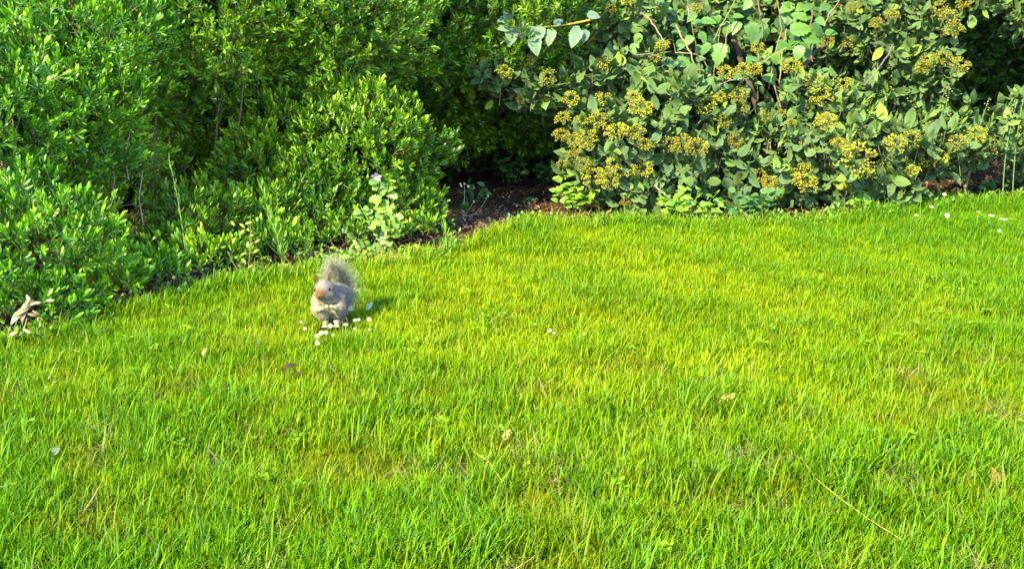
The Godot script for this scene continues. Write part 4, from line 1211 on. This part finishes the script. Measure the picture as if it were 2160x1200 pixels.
func build_squirrel() -> void:
	var base := ground(699, 693) + Vector3(0, 0.022, 0)
	var root := thing("squirrel", "grey squirrel with rusty muzzle sitting upright on the lawn, paws to its chest", "squirrel", base)
	root.rotation.y = 0.02
	var bones := [
		[Vector3(0.014, 0.046, -0.028), Vector3(0.000, 0.100, 0.010), 0.033, 0.033],
		[Vector3(0.034, 0.084, -0.034), Vector3(0.022, 0.102, -0.010), 0.037, 0.031],
		[Vector3(-0.008, 0.058, 0.0), Vector3(-0.010, 0.088, 0.012), 0.031, 0.035],
		[Vector3(0.002, 0.100, 0.020), Vector3(-0.010, 0.124, 0.040), 0.030, 0.027],
		[Vector3(-0.011, 0.134, 0.042), Vector3(-0.013, 0.128, 0.054), 0.0265, 0.0245],
		[Vector3(-0.014, 0.126, 0.062), Vector3(-0.020, 0.113, 0.086), 0.0190, 0.0090, 0.008],
		[Vector3(-0.030, 0.118, 0.056), Vector3(-0.024, 0.113, 0.068), 0.0130, 0.011, 0.008],
		[Vector3(0.007, 0.116, 0.057), Vector3(-0.006, 0.111, 0.068), 0.0130, 0.011, 0.008],
		# arms
		[Vector3(-0.036, 0.090, 0.026), Vector3(-0.042, 0.060, 0.042), 0.019, 0.0135, 0.010],
		[Vector3(-0.042, 0.060, 0.042), Vector3(-0.026, 0.066, 0.066), 0.0120, 0.0070, 0.006],
		[Vector3(-0.026, 0.066, 0.066), Vector3(-0.016, 0.073, 0.073), 0.0068, 0.0062, 0.004],
		[Vector3(0.034, 0.090, 0.022), Vector3(0.040, 0.064, 0.042), 0.019, 0.0135, 0.010],
		[Vector3(0.040, 0.064, 0.042), Vector3(0.026, 0.072, 0.066), 0.0120, 0.0070, 0.006],
		[Vector3(0.026, 0.072, 0.066), Vector3(0.016, 0.077, 0.072), 0.0068, 0.0062, 0.004],
		# hind legs
		[Vector3(-0.016, 0.045, -0.010), Vector3(-0.022, 0.045, 0.030), 0.026, 0.019],
		[Vector3(-0.022, 0.045, 0.030), Vector3(-0.014, 0.014, 0.012), 0.018, 0.012],
		[Vector3(-0.014, 0.012, 0.012), Vector3(-0.010, 0.009, 0.066), 0.011, 0.008, 0.006],
		[Vector3(0.026, 0.044, -0.015), Vector3(0.030, 0.048, 0.026), 0.026, 0.019],
		[Vector3(0.030, 0.048, 0.026), Vector3(0.029, 0.014, 0.010), 0.018, 0.012],
		[Vector3(0.029, 0.012, 0.010), Vector3(0.028, 0.009, 0.062), 0.011, 0.008, 0.006]]
	# fingers and toes
	for h in [[Vector3(-0.016, 0.073, 0.073), 1.0], [Vector3(0.016, 0.077, 0.072), -1.0]]:
		for k in 4:
			var a: Vector3 = h[0] + Vector3(0, 0.0045 - 0.003 * k, 0.002)
			var m: Vector3 = a + Vector3(h[1] * 0.005, 0.0005, 0.004)
			bones.append([a, m, 0.0026, 0.0022, 0.002])
			bones.append([m, m + Vector3(h[1] * 0.004, -0.002, -0.001), 0.0021, 0.0015, 0.001])
	for h in [Vector3(-0.010, 0.008, 0.066), Vector3(0.028, 0.008, 0.062)]:
		for k in 5:
			bones.append([h + Vector3(-0.006 + 0.003 * k, 0, 0), h + Vector3(-0.011 + 0.0055 * k, -0.002, 0.014 - 0.002 * absf(k - 2.0)), 0.0030, 0.0018, 0.002])
	var s := Shape.new()
	surface_nets(bones, Vector3(-0.085, -0.006, -0.095), Vector3(0.105, 0.172, 0.105), 0.0032, 0.018, fur_tone, s)
	var body := s.mesh()
	part(root, "body", body, M.fur)
	# ears
	for e in [[Vector3(-0.033, 0.148, 0.036), -0.32], [Vector3(0.006, 0.153, 0.034), 0.12]]:
		var er := Shape.new()
		for k in 2:
			er.leaf(Transform3D(Basis(Vector3.BACK, -e[1]) * Basis(Vector3.UP, -0.2 + PI * k), e[0] + Vector3(0, 0, 0.001 - 0.003 * k)), 0.031, 0.013, [0.75, 1.0, 0.95, 0.7, 0.12], 0.25 if k == 0 else -0.25, 0.15 if k == 0 else -0.15, Color(0.06, 0.035, 0.015) if k == 0 else Color(0.08, 0.055, 0.03), Color(0.07, 0.042, 0.018))
		part(root, "ear", er.mesh(), M.fur)
	for e in [Vector3(-0.0355, 0.131, 0.0625), Vector3(0.0085, 0.133, 0.0640)]:
		var ey := Shape.new()
		ey.ball(Vector3.ZERO, Vector3(0.0064, 0.0066, 0.0056), Color(0.008, 0.006, 0.005), 5, 10)
		part(root, "eye", ey.mesh(), M.eye, Transform3D(Basis(), e))
	var ns := Shape.new()
	ns.ball(Vector3.ZERO, Vector3(0.0050, 0.0042, 0.0036), Color(0.05, 0.02, 0.012), 4, 8)
	part(root, "nose", ns.mesh(), M.fur, Transform3D(Basis(), Vector3(-0.0205, 0.1155, 0.0945)))
	var mo := Shape.new()
	mo.tube([Vector3(-0.027, 0.1065, 0.0885), Vector3(-0.0205, 0.1045, 0.0935), Vector3(-0.014, 0.1065, 0.0880)], 0.0011, 0.0011, 4, Color(0.08, 0.03, 0.02), Color(0.08, 0.03, 0.02))
	part(root, "mouth", mo.mesh(), M.fur)
	var wh := Shape.new()
	for k in 10:
		var sd := -1.0 if k % 2 == 0 else 1.0
		var a := Vector3(-0.020 + sd * 0.008, 0.112, 0.088)
		wh.tube([a, a + Vector3(sd * 0.02, rr(-0.004, 0.004), 0.004), a + Vector3(sd * 0.036, rr(-0.014, 0.008), 0.0)], 0.00022, 0.0001, 3, Color(0.05, 0.04, 0.04), Color(0.1, 0.1, 0.1))
	part(root, "whiskers", wh.mesh(), M.fur)
	# the scrap of food between the paws
	var nut := Shape.new()
	nut.ball(Vector3(0.001, 0.080, 0.082), Vector3(0.008, 0.006, 0.005), Color(0.36, 0.30, 0.12), 4, 8)
	var food := part(self, "x", nut.mesh(), M.dead, Transform3D(root.basis, base))
	food.name = numbered("food_scrap")
	tag(food, "small pale scrap of food between the squirrel's forepaws", "food")
	# short coat over the body
	var hair := Shape.new()
	hair.blade(Transform3D(), 1.0, 0.10, 0.5, Color(0.9, 0.9, 0.9), Color(1.15, 1.15, 1.15))
	var hm := hair.mesh()
	var cp := Copies.new()
	for k in 26000:
		var q := (rng.randi() % (s.i.size() / 3)) * 3
		var a := s.v[s.i[q]]
		var b := s.v[s.i[q + 1]]
		var c := s.v[s.i[q + 2]]
		var u := sqrt(rng.randf())
		var w := rng.randf()
		var p := a * (1.0 - u) + b * (u * (1.0 - w)) + c * (u * w)
		var nn := (c - a).cross(b - a).normalized()
		var face := 1.0 - smoothstep(0.02, 0.045, (p - Vector3(-0.016, 0.122, 0.07)).length())
		var comb := (nn + Vector3(0, -1.0, -0.5) * 0.9 + ball_dir() * 0.35).normalized()
		var ln := lerpf(rr(0.005, 0.0085), 0.0028, face)
		if p.y < 0.02 and p.z > 0.02 or absf(p.z - 0.075) < 0.012 and p.y < 0.09:
			ln = 0.0018
		if (p - Vector3(-0.0355, 0.131, 0.0625)).length() < 0.008 or (p - Vector3(0.0085, 0.133, 0.064)).length() < 0.008:
			continue
		var fr := frame_to(comb, rr(0, TAU))
		fr = fr.scaled_local(Vector3(ln if ln > 0.004 else 0.005, ln, ln))
		cp.add(Transform3D(fr, p), shade(fur_tone(p), rr(0.75, 1.35)))
	many(root, "fur", hm, M.fur, cp)
	# tail: a limb that rises behind the back, with long loose hair
	var path := [Vector3(0.026, 0.030, -0.066), Vector3(0.044, 0.062, -0.086), Vector3(0.046, 0.104, -0.090), Vector3(0.036, 0.138, -0.084), Vector3(0.017, 0.160, -0.076), Vector3(0.002, 0.167, -0.064)]
	var core := Shape.new()
	core.tube(path, 0.009, 0.003, 8, Color(0.20, 0.18, 0.15), Color(0.24, 0.22, 0.19))
	var tail := part(root, "tail", core.mesh(), M.fur)
	var th := Copies.new()
	for k in 6000:
		var t := pow(rng.randf(), 0.85)
		var p := along(path, t)
		var dirv := (along(path, minf(t + 0.1, 0.999)) - along(path, maxf(t - 0.1, 0.0))).normalized()
		var side := ball_dir()
		side = (side - dirv * side.dot(dirv)).normalized()
		var ln := rr(0.030, 0.082) * lerpf(0.85, 1.05, t) * (1.0 - 0.35 * smoothstep(0.85, 1.0, t))
		var fr := frame_to(side + dirv * rr(0.35, 1.4) + ball_dir() * 0.3, rr(0, TAU)).scaled_local(Vector3(0.0045, ln, ln))
		var tone := Color(0.15, 0.135, 0.075).lerp(Color(0.38, 0.37, 0.27), rng.randf())
		th.add(Transform3D(fr, p), tone)
	var long_hair := Shape.new()
	long_hair.blade(Transform3D(), 1.0, 0.10, 0.6, Color(0.6, 0.58, 0.55), Color(1.5, 1.5, 1.45))
	many(tail, "tail_hair", long_hair.mesh(), M.fur, th)
